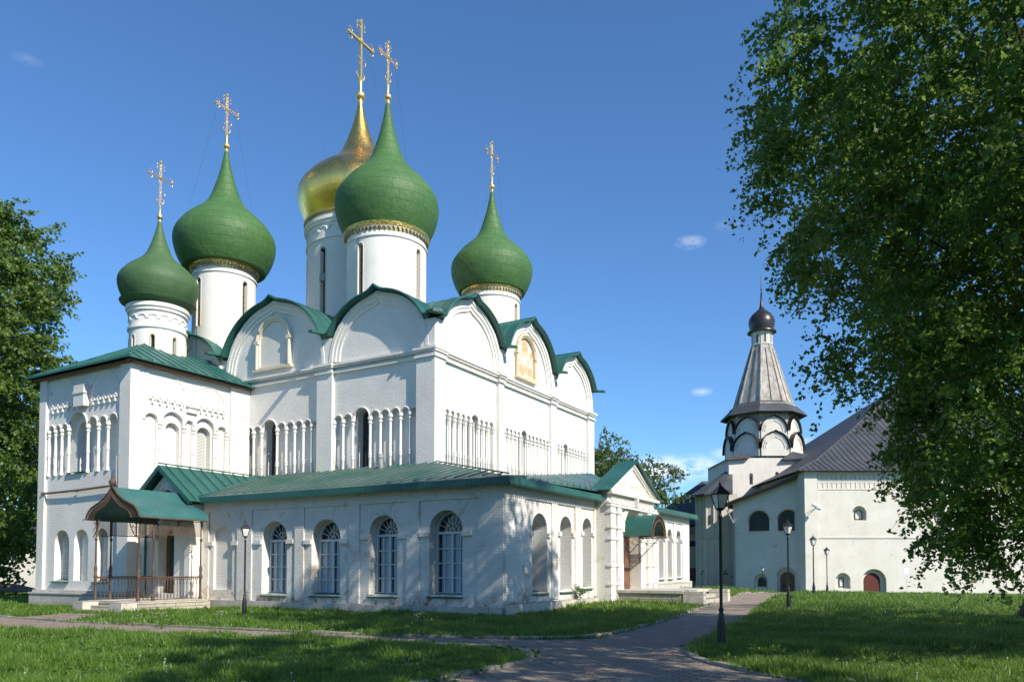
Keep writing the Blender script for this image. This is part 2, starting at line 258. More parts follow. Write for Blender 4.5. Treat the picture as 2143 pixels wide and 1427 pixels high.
# ------------------------------------------------------------ mesh helpers
class MB:
    def __init__(s): s.v = []; s.f = []
    def add(s, vs, fs):
        o = len(s.v); s.v += [tuple(p) for p in vs]; s.f += [tuple(i+o for i in f) for f in fs]; return s
    def box(s, x0, x1, y0, y1, z0, z1):
        return s.add([(x0,y0,z0),(x1,y0,z0),(x1,y1,z0),(x0,y1,z0),(x0,y0,z1),(x1,y0,z1),(x1,y1,z1),(x0,y1,z1)],
                     [(0,3,2,1),(4,5,6,7),(0,1,5,4),(1,2,6,5),(2,3,7,6),(3,0,4,7)])
    def fbox(s, fr, u0, u1, v0, v1, w0, w1):
        p = [fr(u, v, w_) for w_ in (w0, w1) for (u, v) in ((u0,v0),(u1,v0),(u1,v1),(u0,v1))]
        return s.add(p, [(0,3,2,1),(4,5,6,7),(0,1,5,4),(1,2,6,5),(2,3,7,6),(3,0,4,7)])
    def prism(s, pts, fr, w0, w1):
        n = len(pts); s.add([fr(u, v, w0) for u, v in pts]+[fr(u, v, w1) for u, v in pts], [(i, (i+1) % n, n+(i+1) % n, n+i) for i in range(n)])
        tr = tessellate_polygon([[Vector((u, v, 0)) for u, v in pts]])
        s.add([fr(u, v, w1) for u, v in pts], tr); s.add([fr(u, v, w0) for u, v in pts], tr); return s
    def panel(s, outer, holes, fr, w=0, depth=.4, edge=0):
        loops = [outer]+list(holes); flat = [p for L in loops for p in L]
        tr = tessellate_polygon([[Vector((u, v, 0)) for u, v in L] for L in loops])
        s.add([fr(u, v, w) for u, v in flat], tr)
        for L in holes:
            n = len(L); s.add([fr(u, v, w) for u, v in L]+[fr(u, v, w-depth) for u, v in L], [(i, (i+1) % n, n+(i+1) % n, n+i) for i in range(n)])
        if edge:
            n = len(outer); s.add([fr(u, v, w) for u, v in outer]+[fr(u, v, w-edge) for u, v in outer], [(i, (i+1) % n, n+(i+1) % n, n+i) for i in range(n)])
        return s
    def tube(s, path, r, n=8, closed=False, cap=True):
        pts = [Vector(p) for p in path]; N = len(pts); rs = r if isinstance(r, (list, tuple)) else [r]*N; o = len(s.v)
        for i, p in enumerate(pts):
            if closed: t = pts[(i+1) % N]-pts[i-1]
            else: t = pts[min(i+1, N-1)]-pts[max(i-1, 0)]
            t.normalize(); a = Vector((0, 0, 1)) if abs(t.z) < .9 else Vector((1, 0, 0)); b = t.cross(a).normalized(); c = t.cross(b)
            for k_ in range(n):
                an = 2*PI*k_/n; s.v.append(tuple(p+(b*math.cos(an)+c*math.sin(an))*rs[i]))
        for i in range(N if closed else N-1):
            j = (i+1) % N
            for k_ in range(n):
                l = (k_+1) % n; s.f.append((o+i*n+k_, o+i*n+l, o+j*n+l, o+j*n+k_))
        if cap and not closed: s.f.append(tuple(o+k_ for k_ in range(n))); s.f.append(tuple(o+(N-1)*n+k_ for k_ in range(n-1, -1, -1)))
        return s
    def lathe(s, prof, n=24, c=(0, 0, 0), jit=0, a0=0):
        o = len(s.v); rr = random.Random(5)
        for (r, z) in prof:
            for k_ in range(n):
                a = a0+2*PI*k_/n; q = r*(1+(rr.random()-.5)*jit); s.v.append((c[0]+q*math.cos(a), c[1]+q*math.sin(a), c[2]+z))
        for i in range(len(prof)-1):
            for k_ in range(n):
                l = (k_+1) % n; s.f.append((o+i*n+k_, o+i*n+l, o+(i+1)*n+l, o+(i+1)*n+k_))
        return s
    def sheet(s, rows):
        m = len(rows[0]); o = len(s.v)
        for r_ in rows: s.v += [tuple(p) for p in r_]
        for i in range(len(rows)-1):
            for j in range(m-1): s.f.append((o+i*m+j, o+i*m+j+1, o+(i+1)*m+j+1, o+(i+1)*m+j))
        return s
    def pieces(s, name, mat, parent=None, off=None):
        n = len(s.v)//8
        for i in range(n):
            m = MB(); m.v = s.v[i*8:i*8+8]; m.f = [tuple(a-i*8 for a in f) for f in s.f if i*8 <= f[0] < i*8+8]; m.build(name, mat, parent, off=off)
    def build(s, name, mat, parent=None, smooth=False, off=None, solid=0, fix=True):
        me = bpy.data.meshes.new(name); v = s.v
        if off is not None: v = [(a-off[0], b-off[1], c-off[2]) for a, b, c in v]
        me.from_pydata(v, [], s.f); me.validate()
        if fix or solid:
            bm = bmesh.new(); bm.from_mesh(me)
            bmesh.ops.remove_doubles(bm, verts=bm.verts, dist=.0004)
            bmesh.ops.recalc_face_normals(bm, faces=bm.faces)
            if solid: bmesh.ops.solidify(bm, geom=bm.faces[:], thickness=solid)
            bm.to_mesh(me); bm.free()
        me.materials.append(M[mat])
        if smooth:
            me.polygons.foreach_set('use_smooth', [True]*len(me.polygons))
            try: me.set_sharp_from_angle(angle=R(40))
            except Exception: pass
        ob = bpy.data.objects.new(name, me); C.objects.link(ob); ob.parent = parent; return ob
def tag(o, label=None, cat=None, group=None, kind=None):
    for a, v in (('label', label), ('category', cat), ('group', group), ('kind', kind)):
        if v: o[a] = v
    return o
def empty(name, loc=(0, 0, 0), rz=0, **k):
    o = bpy.data.objects.new(name, None); o.empty_display_size = .2; C.objects.link(o); o.location = loc; o.rotation_euler = (0, 0, rz); return tag(o, **k)
def inst(o, loc, rz=0, sc=None, label=None):
    c = o.copy(); C.objects.link(c); c.parent = o.parent; c.location = loc; c.rotation_euler = (0, 0, rz)
    if sc: c.scale = sc
    return c
def copy_tree(o, parent=None):
    c = o.copy(); C.objects.link(c); c.parent = parent
    for ch in [q for q in bpy.data.objects if q.parent == o]: copy_tree(ch, c)
    return c
def FA(y0): return lambda u, v, w_: (u, y0-w_, v)
def FB(x0): return lambda u, v, w_: (x0+w_, u, v)
def arch(u0, u1, zb, zs, n=14, rise=None):
    """arched opening: bottom zb, springing zs"""
    c = (u0+u1)/2; r = (u1-u0)/2; h = r if rise is None else rise
    return [(u0, zb), (u1, zb)]+[(c+r*math.cos(PI*i/n), zs+h*math.sin(PI*i/n)) for i in range(n+1)]
def archband(mb, c, rx, rz, zs, th, fr, w0, w1, n=28, a0=0, a1=PI):
    o = [(c+rx*math.cos(a0+(a1-a0)*i/n), zs+rz*math.sin(a0+(a1-a0)*i/n)) for i in range(n+1)]
    q = [(c+(rx-th)*math.cos(a0+(a1-a0)*i/n), zs+(rz-th)*math.sin(a0+(a1-a0)*i/n)) for i in range(n+1)]
    for i in range(n): mb.prism([o[i], o[i+1], q[i+1], q[i]], fr, w0, w1)
def arctube(mb, c, r, zs, fr, w_, tr, n=12, rz=None):
    mb.tube([fr(c+r*math.cos(PI*i/n), zs+(rz or r)*math.sin(PI*i/n), w_) for i in range(n+1)], tr, 6)

# ------------------------------------------------------------ ground
GP = [(2.7,15.8,.02),(10.6,29.4,.09),(-9.6,27.6,-.08),(10.2,44.6,.45),(5,34,.16),(-23,38,-.25),(-16,31,-.1),(17,43.5,.08),(23,56,-.22),(29,80,-1.0),(45,76,-1.1),(20,88,-.75),(36,66,-.7),(50,60,-.6),
      (-.3,26.4,-.01),(-9,30,-.1),(0,10,0),(-10,15,0),(10,12,.0),(12,18,.05),(16,24,.1),(60,60,-.3),(-40,45,-.4),(-40,20,-.2),(0,-10,0),(20,0,0),(-60,80,-.8),(0,120,-.8),(80,120,-1),(33,58,-.4)]
GPa = np.array(GP)
def gz(x, y):
    x = np.asarray(x, float); y = np.asarray(y, float)
    d = (x[..., None]-GPa[:, 0])**2+(y[..., None]-GPa[:, 1])**2+1.0; w_ = 1/d**1.6; return (w_*GPa[:, 2]).sum(-1)/w_.sum(-1)
def gzf(x, y): return float(gz(np.array([x]), np.array([y]))[0])
xs = np.concatenate([np.linspace(-900, -70, 12), np.linspace(-65, 85, 130), np.linspace(95, 900, 12)])
ys = np.concatenate([np.linspace(-400, -30, 8), np.linspace(-25, 125, 130), np.linspace(140, 1500, 14)])
X, Y = np.meshgrid(xs, ys); Z = gz(X, Y)
g = MB(); g.sheet([[(X[i, j], Y[i, j], Z[i, j]) for j in range(len(xs))] for i in range(len(ys))])
tag(g.build('lawn', 'lawn', None, True, fix=False), kind='structure')
def resample(P, n):
    P = np.array(P, float); d = np.r_[0, np.cumsum(np.hypot(*np.diff(P, axis=0).T))]; t = np.linspace(0, d[-1], n)
    return np.c_[np.interp(t, d, P[:, 0]), np.interp(t, d, P[:, 1])]
def smooth_line(P, n=60):
    P = resample(P, n)
    for _ in range(3): P[1:-1] = (P[:-2]+2*P[1:-1]+P[2:])/4
    return P
N1 = [(-30, 32.5), (-18.2, 27.6), (-14.7, 24.9), (-11, 22.9), (-7.4, 20.9), (-3.2, 18.7), (-.8, 17.9), (.9, 17.5), (2.1, 17.95)]
S1 = [(-30, 27.5), (-18, 22.6), (-13.8, 20.9), (-9.4, 19.6), (-5.4, 18.2), (-1.8, 16.5), (-.2, 15.8), (.45, 14.9)]
ML = [(-3.5, 5), (-1.9, 9.5), (-1.06, 11.22), (-.09, 12.65), (.42, 13.42), (.45, 14.75), (.8, 16.2), (2.1, 17.93), (4.93, 24.1), (10.14, 36.3), (17.9, 52.9), (28.4, 81)]
MR = [(6.2, 5), (4.7, 9.5), (4.03, 11.22), (3.4, 12.65), (3.2, 14.1), (3.4, 15.2), (3.9, 16.5), (4.8, 18.3), (7.33, 24.1), (12.1, 36.3), (19.9, 52.9), (30.8, 81)]
def loft(name, A, B, dz, n=140, m=10):
    A = smooth_line(A, n); B = smooth_line(B, n); mb = MB(); rows = []
    for i in range(n):
        r_ = []
        for j in range(m+1):
            p = A[i]*(1-j/m)+B[i]*j/m; r_.append((p[0], p[1], gzf(*p)+dz))
        rows.append(r_)
    mb.sheet(rows); return tag(mb.build(name, 'path', None, True, fix=False), kind='structure'), np.vstack([A, B[::-1]])
o, poly1 = loft('path', N1, S1, .018); o, poly2 = loft('main_path', ML, MR, .024)
# spur from path to the west porch steps
o, poly3 = loft('porch_path', [(-17.8, 27), (-17.6, 30.2)], [(-14.2, 24.8), (-14.8, 29.3)], .013, 20, 6)
def kerb(line, side=1, name='kerb'):
    P = smooth_line(line, 200); d = np.r_[0, np.cumsum(np.hypot(*np.diff(P, axis=0).T))]; mb = MB(); t = 0; rr = random.Random(3)
    while t < d[-1]-.3:
        L = rr.uniform(.7, 1.05); t2 = min(t+L-.025, d[-1]); a = np.array([np.interp(t, d, P[:, 0]), np.interp(t, d, P[:, 1])]); b = np.array([np.interp(t2, d, P[:, 0]), np.interp(t2, d, P[:, 1])])
        u = (b-a)/max(1e-6, np.hypot(*(b-a))); n_ = np.array([-u[1], u[0]])*side; h = .075+rr.uniform(-.02, .015); wd = .15
        q = [a, b, b+n_*wd, a+n_*wd]; z0 = [gzf(*p)-.1 for p in q]
        mb.add([(p[0], p[1], z) for p, z in zip(q, z0)]+[(p[0]+rr.uniform(-.01, .01), p[1]+rr.uniform(-.01, .01), z+.1+h) for p, z in zip(q, z0)], [(0,3,2,1),(4,5,6,7),(0,1,5,4),(1,2,6,5),(2,3,7,6),(3,0,4,7)])
        t += L
    return tag(mb.build(name, 'kerb', None), kind='structure')
kerb(N1+ML[8:], 1, 'kerb_beside_building'); kerb(S1[:-1]+[(.3, 15.1), (.45, 14.4), (.42, 13.5)]+ML[:4][::-1], -1, 'kerb_round_near_lawn'); kerb(MR[:9], -1, 'kerb_round_right_lawn')
kerb([(-30, 32.7), (-19.4, 28.9), (-17.9, 29.0)], 1, 'kerb_at_porch')

# ------------------------------------------------------------ cathedral
cath = empty('cathedral', C0, TH, label='large white cathedral with one gilded and four green onion domes and a low gallery', cat='cathedral')
TZ = 11.75     # cornice level
AB = [(-26.6, -21.0, 15.0), (-21.0, -13.4, 15.85), (-13.4, -7.0, 15.1)]
BB = [(5.5, 11.4, 15.05), (11.4, 17.4, 15.6), (17.4, 23.1, 15.1)]
def zak(u, a, b, top, lift=0):
    c = (a+b)/2; h = (b-a)/2; t = min(1, abs(u-c)/h); hh = top-.25-11.9
    z = 11.9+hh*math.sqrt(max(0, 1-(t*.985)**2))
    k_ = max(0, 1-t/.16); z += .28*k_**1.6
    z = max(z, 13.22+.1*(1-t)); return z+lift
def zprof(a, b, top, n=36, lift=0): return [(a+(b-a)*i/n, zak(a+(b-a)*i/n, a, b, top, lift)) for i in range(n+1)]
def niche(edges, gaps_top):
    """edges: successive column centres incl. both ends; returns outline of the arcade recess"""
    pass
def arcade_outline(e, zb, zs, wide):
    pts = [(e[0], zb)]; q = [(e[0], zb), (e[-1], zb)]
    for i in range(len(e)-1, 0, -1):
        a, b = e[i], e[i-1]; m = .07; c = (a+b)/2; r = abs(a-b)/2-m; n = 8
        zz = zs
        q += [(c+r*math.cos(PI*j/n), zz+r*math.sin(PI*j/n)) for j in range(n+1)]
    return q
WA, WB = 5.5, -7.0
FAm, FBm = FA(WA), FB(WB)
arcA = [dict(e=[-20.5, -19.94, -19.34, -18.74, -18.13, -16.99, -16.34, -15.73, -15.12, -14.53, -14.1], win=(-18.13, -16.99)),
        dict(e=[-13.04, -12.44, -11.81, -10.72, -10.09, -9.49, -8.88, -8.31, -7.85], win=(-11.81, -10.72))]
arcB = [dict(e=[6.3, 6.75, 7.2, 7.65, 8.1, 8.55, 9.3, 9.75, 10.2, 10.72], win=(8.55, 9.3)),
        dict(e=[11.85, 12.27, 12.69, 13.11, 13.53, 14.3, 14.74, 15.18, 15.62, 16.06, 16.5, 16.9], win=(13.53, 14.3)),
        dict(e=[17.95, 18.35, 18.75, 19.5, 19.92, 20.34, 20.76, 21.18, 21.6, 22.0], win=(18.75, 19.5))]
def mainface(bays, arcs, fr, zsp):
    ol = [(bays[0][0], 3.5), (bays[-1][1], 3.5)]
    top = []
    for b in bays: top += zprof(*b, lift=-.12)
    ol += top[::-1]
    # drop duplicate successive points
    q = []
    for p in ol:
        if not q or (abs(p[0]-q[-1][0])+abs(p[1]-q[-1][1])) > 1e-4: q.append(p)
    holes = [arcade_outline(a['e'], 5.6, zsp, a['win']) for a in arcs]
    mb = MB(); mb.panel(q, holes, fr, 0, .2)
    for a in arcs:      # recess back wall with the window opening
        w0, w1 = a['win']; c = (w0+w1)/2; r = (w1-w0)/2-.12
        mb.panel([(a['e'][0]-.05, 5.55), (a['e'][-1]+.05, 5.55), (a['e'][-1]+.05, zsp+.75), (a['e'][0]-.05, zsp+.75)], [arch(c-r, c+r, 6.35, zsp+.1)], fr, -.2, .55)
    mb.build('wall', 'wall', cath)
    # hood mouldings above the little arches
    for a in arcs:
        e = a['e']; hd = MB()
        for i in range(len(e)-1):
            c = (e[i]+e[i+1])/2; r = (e[i+1]-e[i])/2-.03; arctube(hd, c, r, zsp, fr, .03, .045, 10)
        hd.build('arch_moulding', 'wall', cath, True)
    for a in arcs:
        w0, w1 = a['win']; c = (w0+w1)/2; r = (w1-w0)/2-.12
        wb = MB(); wb.prism(arch(c-r-.05, c+r+.05, 6.3, zsp+.1), fr, -.62, -.58); wo = wb.build('window', 'wood', cath)
        gl = MB(); gl.prism(arch(c-r+.08, c+r-.08, 6.5, zsp), fr, -.575, -.56); gl.build('pane', 'glass', wo)
    # archivolts (stepped) above the cornice
    for (a, b, t) in bays:
        c = (a+b)/2; h = (b-a)/2; mb = MB()
        for st, (th, w_) in enumerate(((.10, .20), (.28, .14), (.46, .08))):
            n = 30; o_ = []; i_ = []
            for i in range(n+1):
                u = -1+2*i/n; an = PI*(1-i/n)
                R0 = h-.16-st*.18; Z0 = t-.25-11.9-.05-st*.18
                def pt(rx, rz): return (c+rx*math.cos(an), 11.9+rz*math.sin(an)+.16*max(0, 1-abs(math.cos(an))/.14))
                o_.append(pt(R0, Z0)); i_.append(pt(R0-.19, Z0-.19))
            for i in range(n): mb.prism([o_[i], o_[i+1], i_[i+1], i_[i]], fr, 0, w_+.002*st)
        mb.build('archivolt', 'wall', cath)
mainface(AB, arcA, FAm, 8.95)
mainface(BB, arcB, FBm, 8.95)
# hidden side walls
mb = MB(); mb.box(-26.6, -26.4, 5.52, 23.1, 3.5, 13.1); mb.box(-26.4, -7.02, 22.9, 23.1, 3.5, 13.1); mb.build('back_wall', 'wall', cath)
# pilasters
def pil(fr, u0, u1, name='pilaster', z0=3.6, z1=TZ-.02, w_=.2):
    mb = MB(); mb.fbox(fr, u0, u1, z0, z1, 0, w_); mb.build(name, 'wall', cath)
for u0, u1 in ((-14.05, -13.04), (-21.3, -20.6)): pil(FAm, u0, u1)
mb = MB(); mb.box(-7.85, -6.8, 5.3, 6.15, 3.6, TZ-.02); mb.build('pilaster', 'wall', cath)
for u0, u1 in ((11.0, 11.5), (16.95, 17.6), (22.2, 23.1)): pil(FBm, u0, u1)
# cornice: two bands with breaks on the pilasters
def cornice(fr, u0, u1, brk, corner=True):
    mb = MB()
    for z0, z1, w_ in ((TZ-.42, TZ-.34, .14), (TZ-.34, TZ-.27, .10), (TZ-.16, TZ-.07, .17), (TZ-.07, TZ+.03, .24)):
        mb.fbox(fr, u0, u1, z0, z1, .001, w_)
        for a, b in brk: mb.fbox(fr, a-w_*.5, b+w_*.5, z0-.003, z1+.003, .202, w_+.16)
    mb.build('cornice', 'wall', cath)
cornice(FAm, -26.6, -6.85, [(-14.05, -13.04), (-21.3, -20.6)]); cornice(FBm, 5.35, 23.1, [(11.0, 11.5), (16.95, 17.6), (22.2, 23.1)])
mb = MB()
for z0, z1, w_ in ((TZ-.42, TZ-.34, .14), (TZ-.34, TZ-.27, .10), (TZ-.16, TZ-.07, .17), (TZ-.07, TZ+.03, .24)): mb.box(-7.85-w_*.5, -6.8+w_*.6, 5.3-w_*.6, 6.15+w_*.5, z0-.004, z1+.004)
mb.build('cornice', 'wall', cath)
# upper pier stubs between the arches
mb = MB(); mb.box(-7.6, -6.82, 5.32, 6.05, TZ+.03, 13.1); mb.fbox(FAm, -13.9, -13.1, TZ+.03, 13.1, 0, .17); mb.fbox(FBm, 11.1, 11.6, TZ+.03, 13.1, 0, .17); mb.fbox(FBm, 17.1, 17.55, TZ+.03, 13.1, 0, .17); mb.pieces('pier', 'wall', cath)
# barrel roofs with standing seams
def barrel(bay, axis, front, back):
    P = zprof(*bay, n=44, lift=.0); mb = MB()
    def mp_(u, z, d): return (u, d, z) if axis == 'A' else (d, u, z)
    outr = [(u, z+.07) for u, z in P]; inr = [(u, z-.03) for u, z in P]
    rows = [[mp_(u, z, front) for u, z in outr], [mp_(u, z, back) for u, z in outr]]
    mb.sheet(rows); mb.sheet([[mp_(u, z, front) for u, z in inr], [mp_(u, z, back) for u, z in inr]])
    mb.sheet([[mp_(u, z, front) for u, z in outr], [mp_(u, z-.12, front) for u, z in outr]])
    o_ = mb.build('vault_roof', 'roof', cath, True)
    sm = MB()
    d = front; stp = .62 if back > front else -.62
    while abs(d-front) < 6.5:
        d += stp; L = [(u, z+.075) for u, z in P]
        for i in range(len(L)-1): sm.add([mp_(L[i][0], L[i][1], d-.015), mp_(L[i+1][0], L[i+1][1], d-.015), mp_(L[i+1][0], L[i+1][1]+.035, d), mp_(L[i][0], L[i][1]+.035, d), mp_(L[i][0], L[i][1], d+.015), mp_(L[i+1][0], L[i+1][1], d+.015)], [(0,1,2,3),(3,2,5,4)])
    sm.build('seams', 'roof', o_, fix=False)
    rim = MB()
    rim.tube([mp_(u, z+.03, front) for u, z in P], .055, 6); rim.build('roof_rim', 'roof', o_, True)
for b in AB: barrel(b, 'A', WA-.5, 16)
for b in BB: barrel(b, 'B', WB+.5, -18)
def spout(fr, u, z=13.28, L=.95):
    mb = MB(); pts = [(-.17, .0), (.17, .0), (.15, .13), (-.15, .13)]
    a = [fr(u+p, z+q, .1) for p, q in pts]; b = [fr(u+p*.8, z-.16+q, L) for p, q in pts]
    mb.add(a+b, [(0,1,5,4),(1,2,6,5),(2,3,7,6),(3,0,4,7),(4,5,6,7),(0,3,2,1)]); mb.build('roof_spout', 'roof', cath)
for u in (-13.4, -21.0): spout(FAm, u, L=1.35)
for u in (11.4, 17.4, 23.0): spout(FBm, u, 13.25, 1.0)
mb = MB(); mb.add([(-7.3, 5.2, 13.3), (-6.7, 5.8, 13.3), (-6.1, 4.9, 13.12), (-6.4, 4.6, 13.12), (-7.3, 5.2, 13.45), (-6.7, 5.8, 13.45), (-6.1, 4.9, 13.25), (-6.4, 4.6, 13.25)], [(0,1,2,3),(4,7,6,5),(0,4,5,1),(1,5,6,2),(2,6,7,3),(3,7,4,0)]); mb.build('roof_spout', 'roof', cath)
# framed niche on the south face, fresco on the west face
mb = MB(); fr = FAm
mb.panel(arch(-18.55, -16.0, 12.12, 13.65), [arch(-18.3, -16.2, 12.3, 13.6)], fr, .14, .14, .14)
mb.fbox(fr, -18.7, -15.9, 12.08, 12.2, 0, .22)
for u in (-18.45, -16.08): mb.fbox(fr, u-.16, u+.16, 13.55, 13.72, 0, .24); mb.tube([fr(u, 12.2, .14), fr(u, 13.6, .14)], .1, 10)
arctube(mb, -17.25, 1.2, 13.65, fr, .14, .1, 18)
o_ = mb.build('niche_frame', 'cream', cath, True)
mb = MB(); mb.prism(arch(-18.32, -16.18, 12.28, 13.6), fr, .004, .03); mb.build('niche_panel', 'kiot', o_)
mb = MB(); fr = FBm
mb.panel(arch(12.95, 15.15, 12.12, 13.5), [arch(13.12, 14.98, 12.28, 13.5)], fr, .16, .16, .16)
mb.fbox(fr, 12.9, 15.2, 12.05, 12.15, 0, .22)
for u in (13.0, 15.1): mb.fbox(fr, u-.12, u+.12, 13.35, 13.5, 0, .24); mb.tube([fr(u, 12.15, .14), fr(u, 13.4, .14)], .08, 10)
arctube(mb, 14.05, 1.06, 13.5, fr, .16, .08, 18)
fo = mb.build('fresco_frame', 'tan', cath, True)
mb = MB(); mb.prism(arch(13.1, 15.0, 12.26, 13.5), fr, .004, .02); mb.build('fresco_panel', 'fresco', fo)
def blob(mb, c, z, rx, rz, w_, n=14, seed=0):
    rr = random.Random(seed); mb.prism([(c+rx*math.cos(2*PI*i/n)*rr.uniform(.82, 1.12), z+rz*math.sin(2*PI*i/n)*rr.uniform(.85, 1.1)) for i in range(n)], fr, .02, w_)
mb = MB(); blob(mb, 14.05, 13.85, .34, .5, .026, seed=1)
for i, u in enumerate((13.35, 13.62, 13.9, 14.2, 14.5, 14.75)): blob(mb, u, 12.62+.06*(i % 2), .13, .3, .026, seed=i+3)
mb.build('fresco_figures', 'fresco_orange', fo)
mb = MB(); blob(mb, 14.05, 14.33, .1, .12, .032, seed=2); blob(mb, 14.05, 13.55, .16, .2, .032, seed=22)
for i, u in enumerate((13.35, 13.62, 13.9, 14.2, 14.5, 14.75)): blob(mb, u, 12.95+.06*(i % 2), .06, .07, .032, seed=i+13)
mb.build('fresco_figures', 'fresco_yellow', fo)

# arcade half columns
def colprof(h, r=.068):
    return [(r*1.3, 0), (r*1.3, .12), (r, .2), (r*1.0, h*.41), (r*1.3, h*.42), (r*1.3, h*.432), (r*1.0, h*.44), (r*1.3, h*.455), (r*1.3, h*.468), (r*.98, h*.48), (r*.95, h-.34), (r*1.5, h-.31), (r*1.55, h-.25), (r, h-.23), (r*1.0, h-.17), (r*1.7, h-.14), (r*1.8, h-.05), (r*1.8, h)]
mb = MB(); mb.lathe(colprof(3.35), 12); col0 = mb.build('arcade_column', 'wall', cath, True); first = True
def putcol(x, y, z):
    global first
    if first: col0.location = (x, y, z); first = False
    else: inst(col0, (x, y, z))
for a in arcA:
    for u in a['e'][1:-1]+([a['e'][0]] if a is arcA[1] else []): putcol(u, WA-.02, 5.6)
for a in arcB:
    for u in a['e'][:]: putcol(WB+.02, u, 5.6)

# ---------------- drums and domes
def drum(cx, cy, R0, zb, zt, win, nw=4, wh=.13):
    mb = MB(); n = 96; hw = wh/R0
    wins = [(-PI/2+i*2*PI/nw) % (2*PI) for i in range(nw)]
    def inside(a):
        for w_ in wins:
            d = (a-w_+PI) % (2*PI)-PI
            if abs(d) <= hw+1e-6: return d
        return None
    ang = sorted(set([round(2*PI*i/n, 5) for i in range(n)]+[round((w_+hw*t) % (2*PI), 5) for w_ in wins for t in (-1, -.7, -.35, 0, .35, .7, 1)]))
    z0, z1 = win
    P = lambda a, z, r=R0: (cx+r*math.cos(a), cy+r*math.sin(a), z)
    def at_(d): return z1+wh*math.sqrt(max(0, 1-(d/hw)**2))
    for i in range(len(ang)):
        a = ang[i]; b = ang[(i+1) % len(ang)]; bm_ = b if b > a else b+2*PI; m = inside(((a+bm_)/2) % (2*PI))
        if m is None: mb.add([P(a, zb), P(b, zb), P(b, zt), P(a, zt)], [(0,1,2,3)])
        else:
            da, db = (inside(a) or 0), (inside(b) or 0); ta, tb = at_(da), at_(db)
            mb.add([P(a, zb), P(b, zb), P(b, z0), P(a, z0)], [(0,1,2,3)]); mb.add([P(a, ta), P(b, tb), P(b, zt), P(a, zt)], [(0,1,2,3)])
            ri = R0-.32
            mb.add([P(a, ta), P(b, tb), P(b, tb, ri), P(a, ta, ri)], [(0,1,2,3)]); mb.add([P(a, z0), P(b, z0), P(b, z0, ri), P(a, z0, ri)], [(0,1,2,3)])
    for w_ in wins:
        for sgn in (-1, 1):
            a = w_+hw*sgn; mb.add([P(a, z0), P(a, z1), P(a, z1, R0-.32), P(a, z0, R0-.32)], [(0,1,2,3)])
    o_ = mb.build('drum', 'drum', cath, True)
    for w_ in wins:
        fm = MB(); hz = z1-z0; k_ = 8
        for sgn in (-1, 1): fm.tube([P(w_+(hw+.03/R0)*sgn, z0, R0+.0), P(w_+(hw+.03/R0)*sgn, z1, R0+.0)], .035, 6)
        fm.tube([P(w_+hw*1.15*math.cos(PI*i/8), z1+wh*1.15*math.sin(PI*i/8), R0) for i in range(9)], .035, 6)
        wi = fm.build('window', 'tan', o_, True)
        pn = MB(); pn.add([P(w_-hw*1.02, z0, R0-.2), P(w_+hw*1.02, z0, R0-.2), P(w_+hw*1.02, z1+wh, R0-.2), P(w_-hw*1.02, z1+wh, R0-.2)], [(0,1,2,3)])
        for q in range(1, k_): pn.tube([P(w_-hw, z0+hz*q/k_, R0-.18), P(w_+hw, z0+hz*q/k_, R0-.18)], .018, 4)
        pn.v = pn.v; pn.build('pane', 'glass', wi)
    return o_
DP = [(0,.80),(12,.87),(28,.94),(45,.985),(61,1.0),(77,.965),(94,.85),(108,.735),(118,.62),(126,.53),(134,.445),(143,.375),(152,.322),(162,.28),(176,.234),(193,.182),(209,.138),(226,.098),(242,.066),(258,.042),(264,.034)]
def dome(cx, cy, zb, zt, rmax, mat, seg=56):
    H = zt-zb; hs = np.array([H*h/264 for h, r_ in DP]); rs = np.array([rmax*r_ for h, r_ in DP]); hh = np.linspace(0, H, 56)
    rr = np.interp(hh, hs, rs)
    for _ in range(2): rr[1:-1] = (rr[:-2]+2*rr[1:-1]+rr[2:])/4
    prof = [(0.02, 0)]+list(zip(rr, hh)); mb = MB(); mb.lathe(prof, seg, (0, 0, 0), jit=.0022)
    o_ = mb.build('dome', mat, cath, True); o_.location = (cx, cy, zb); return o_
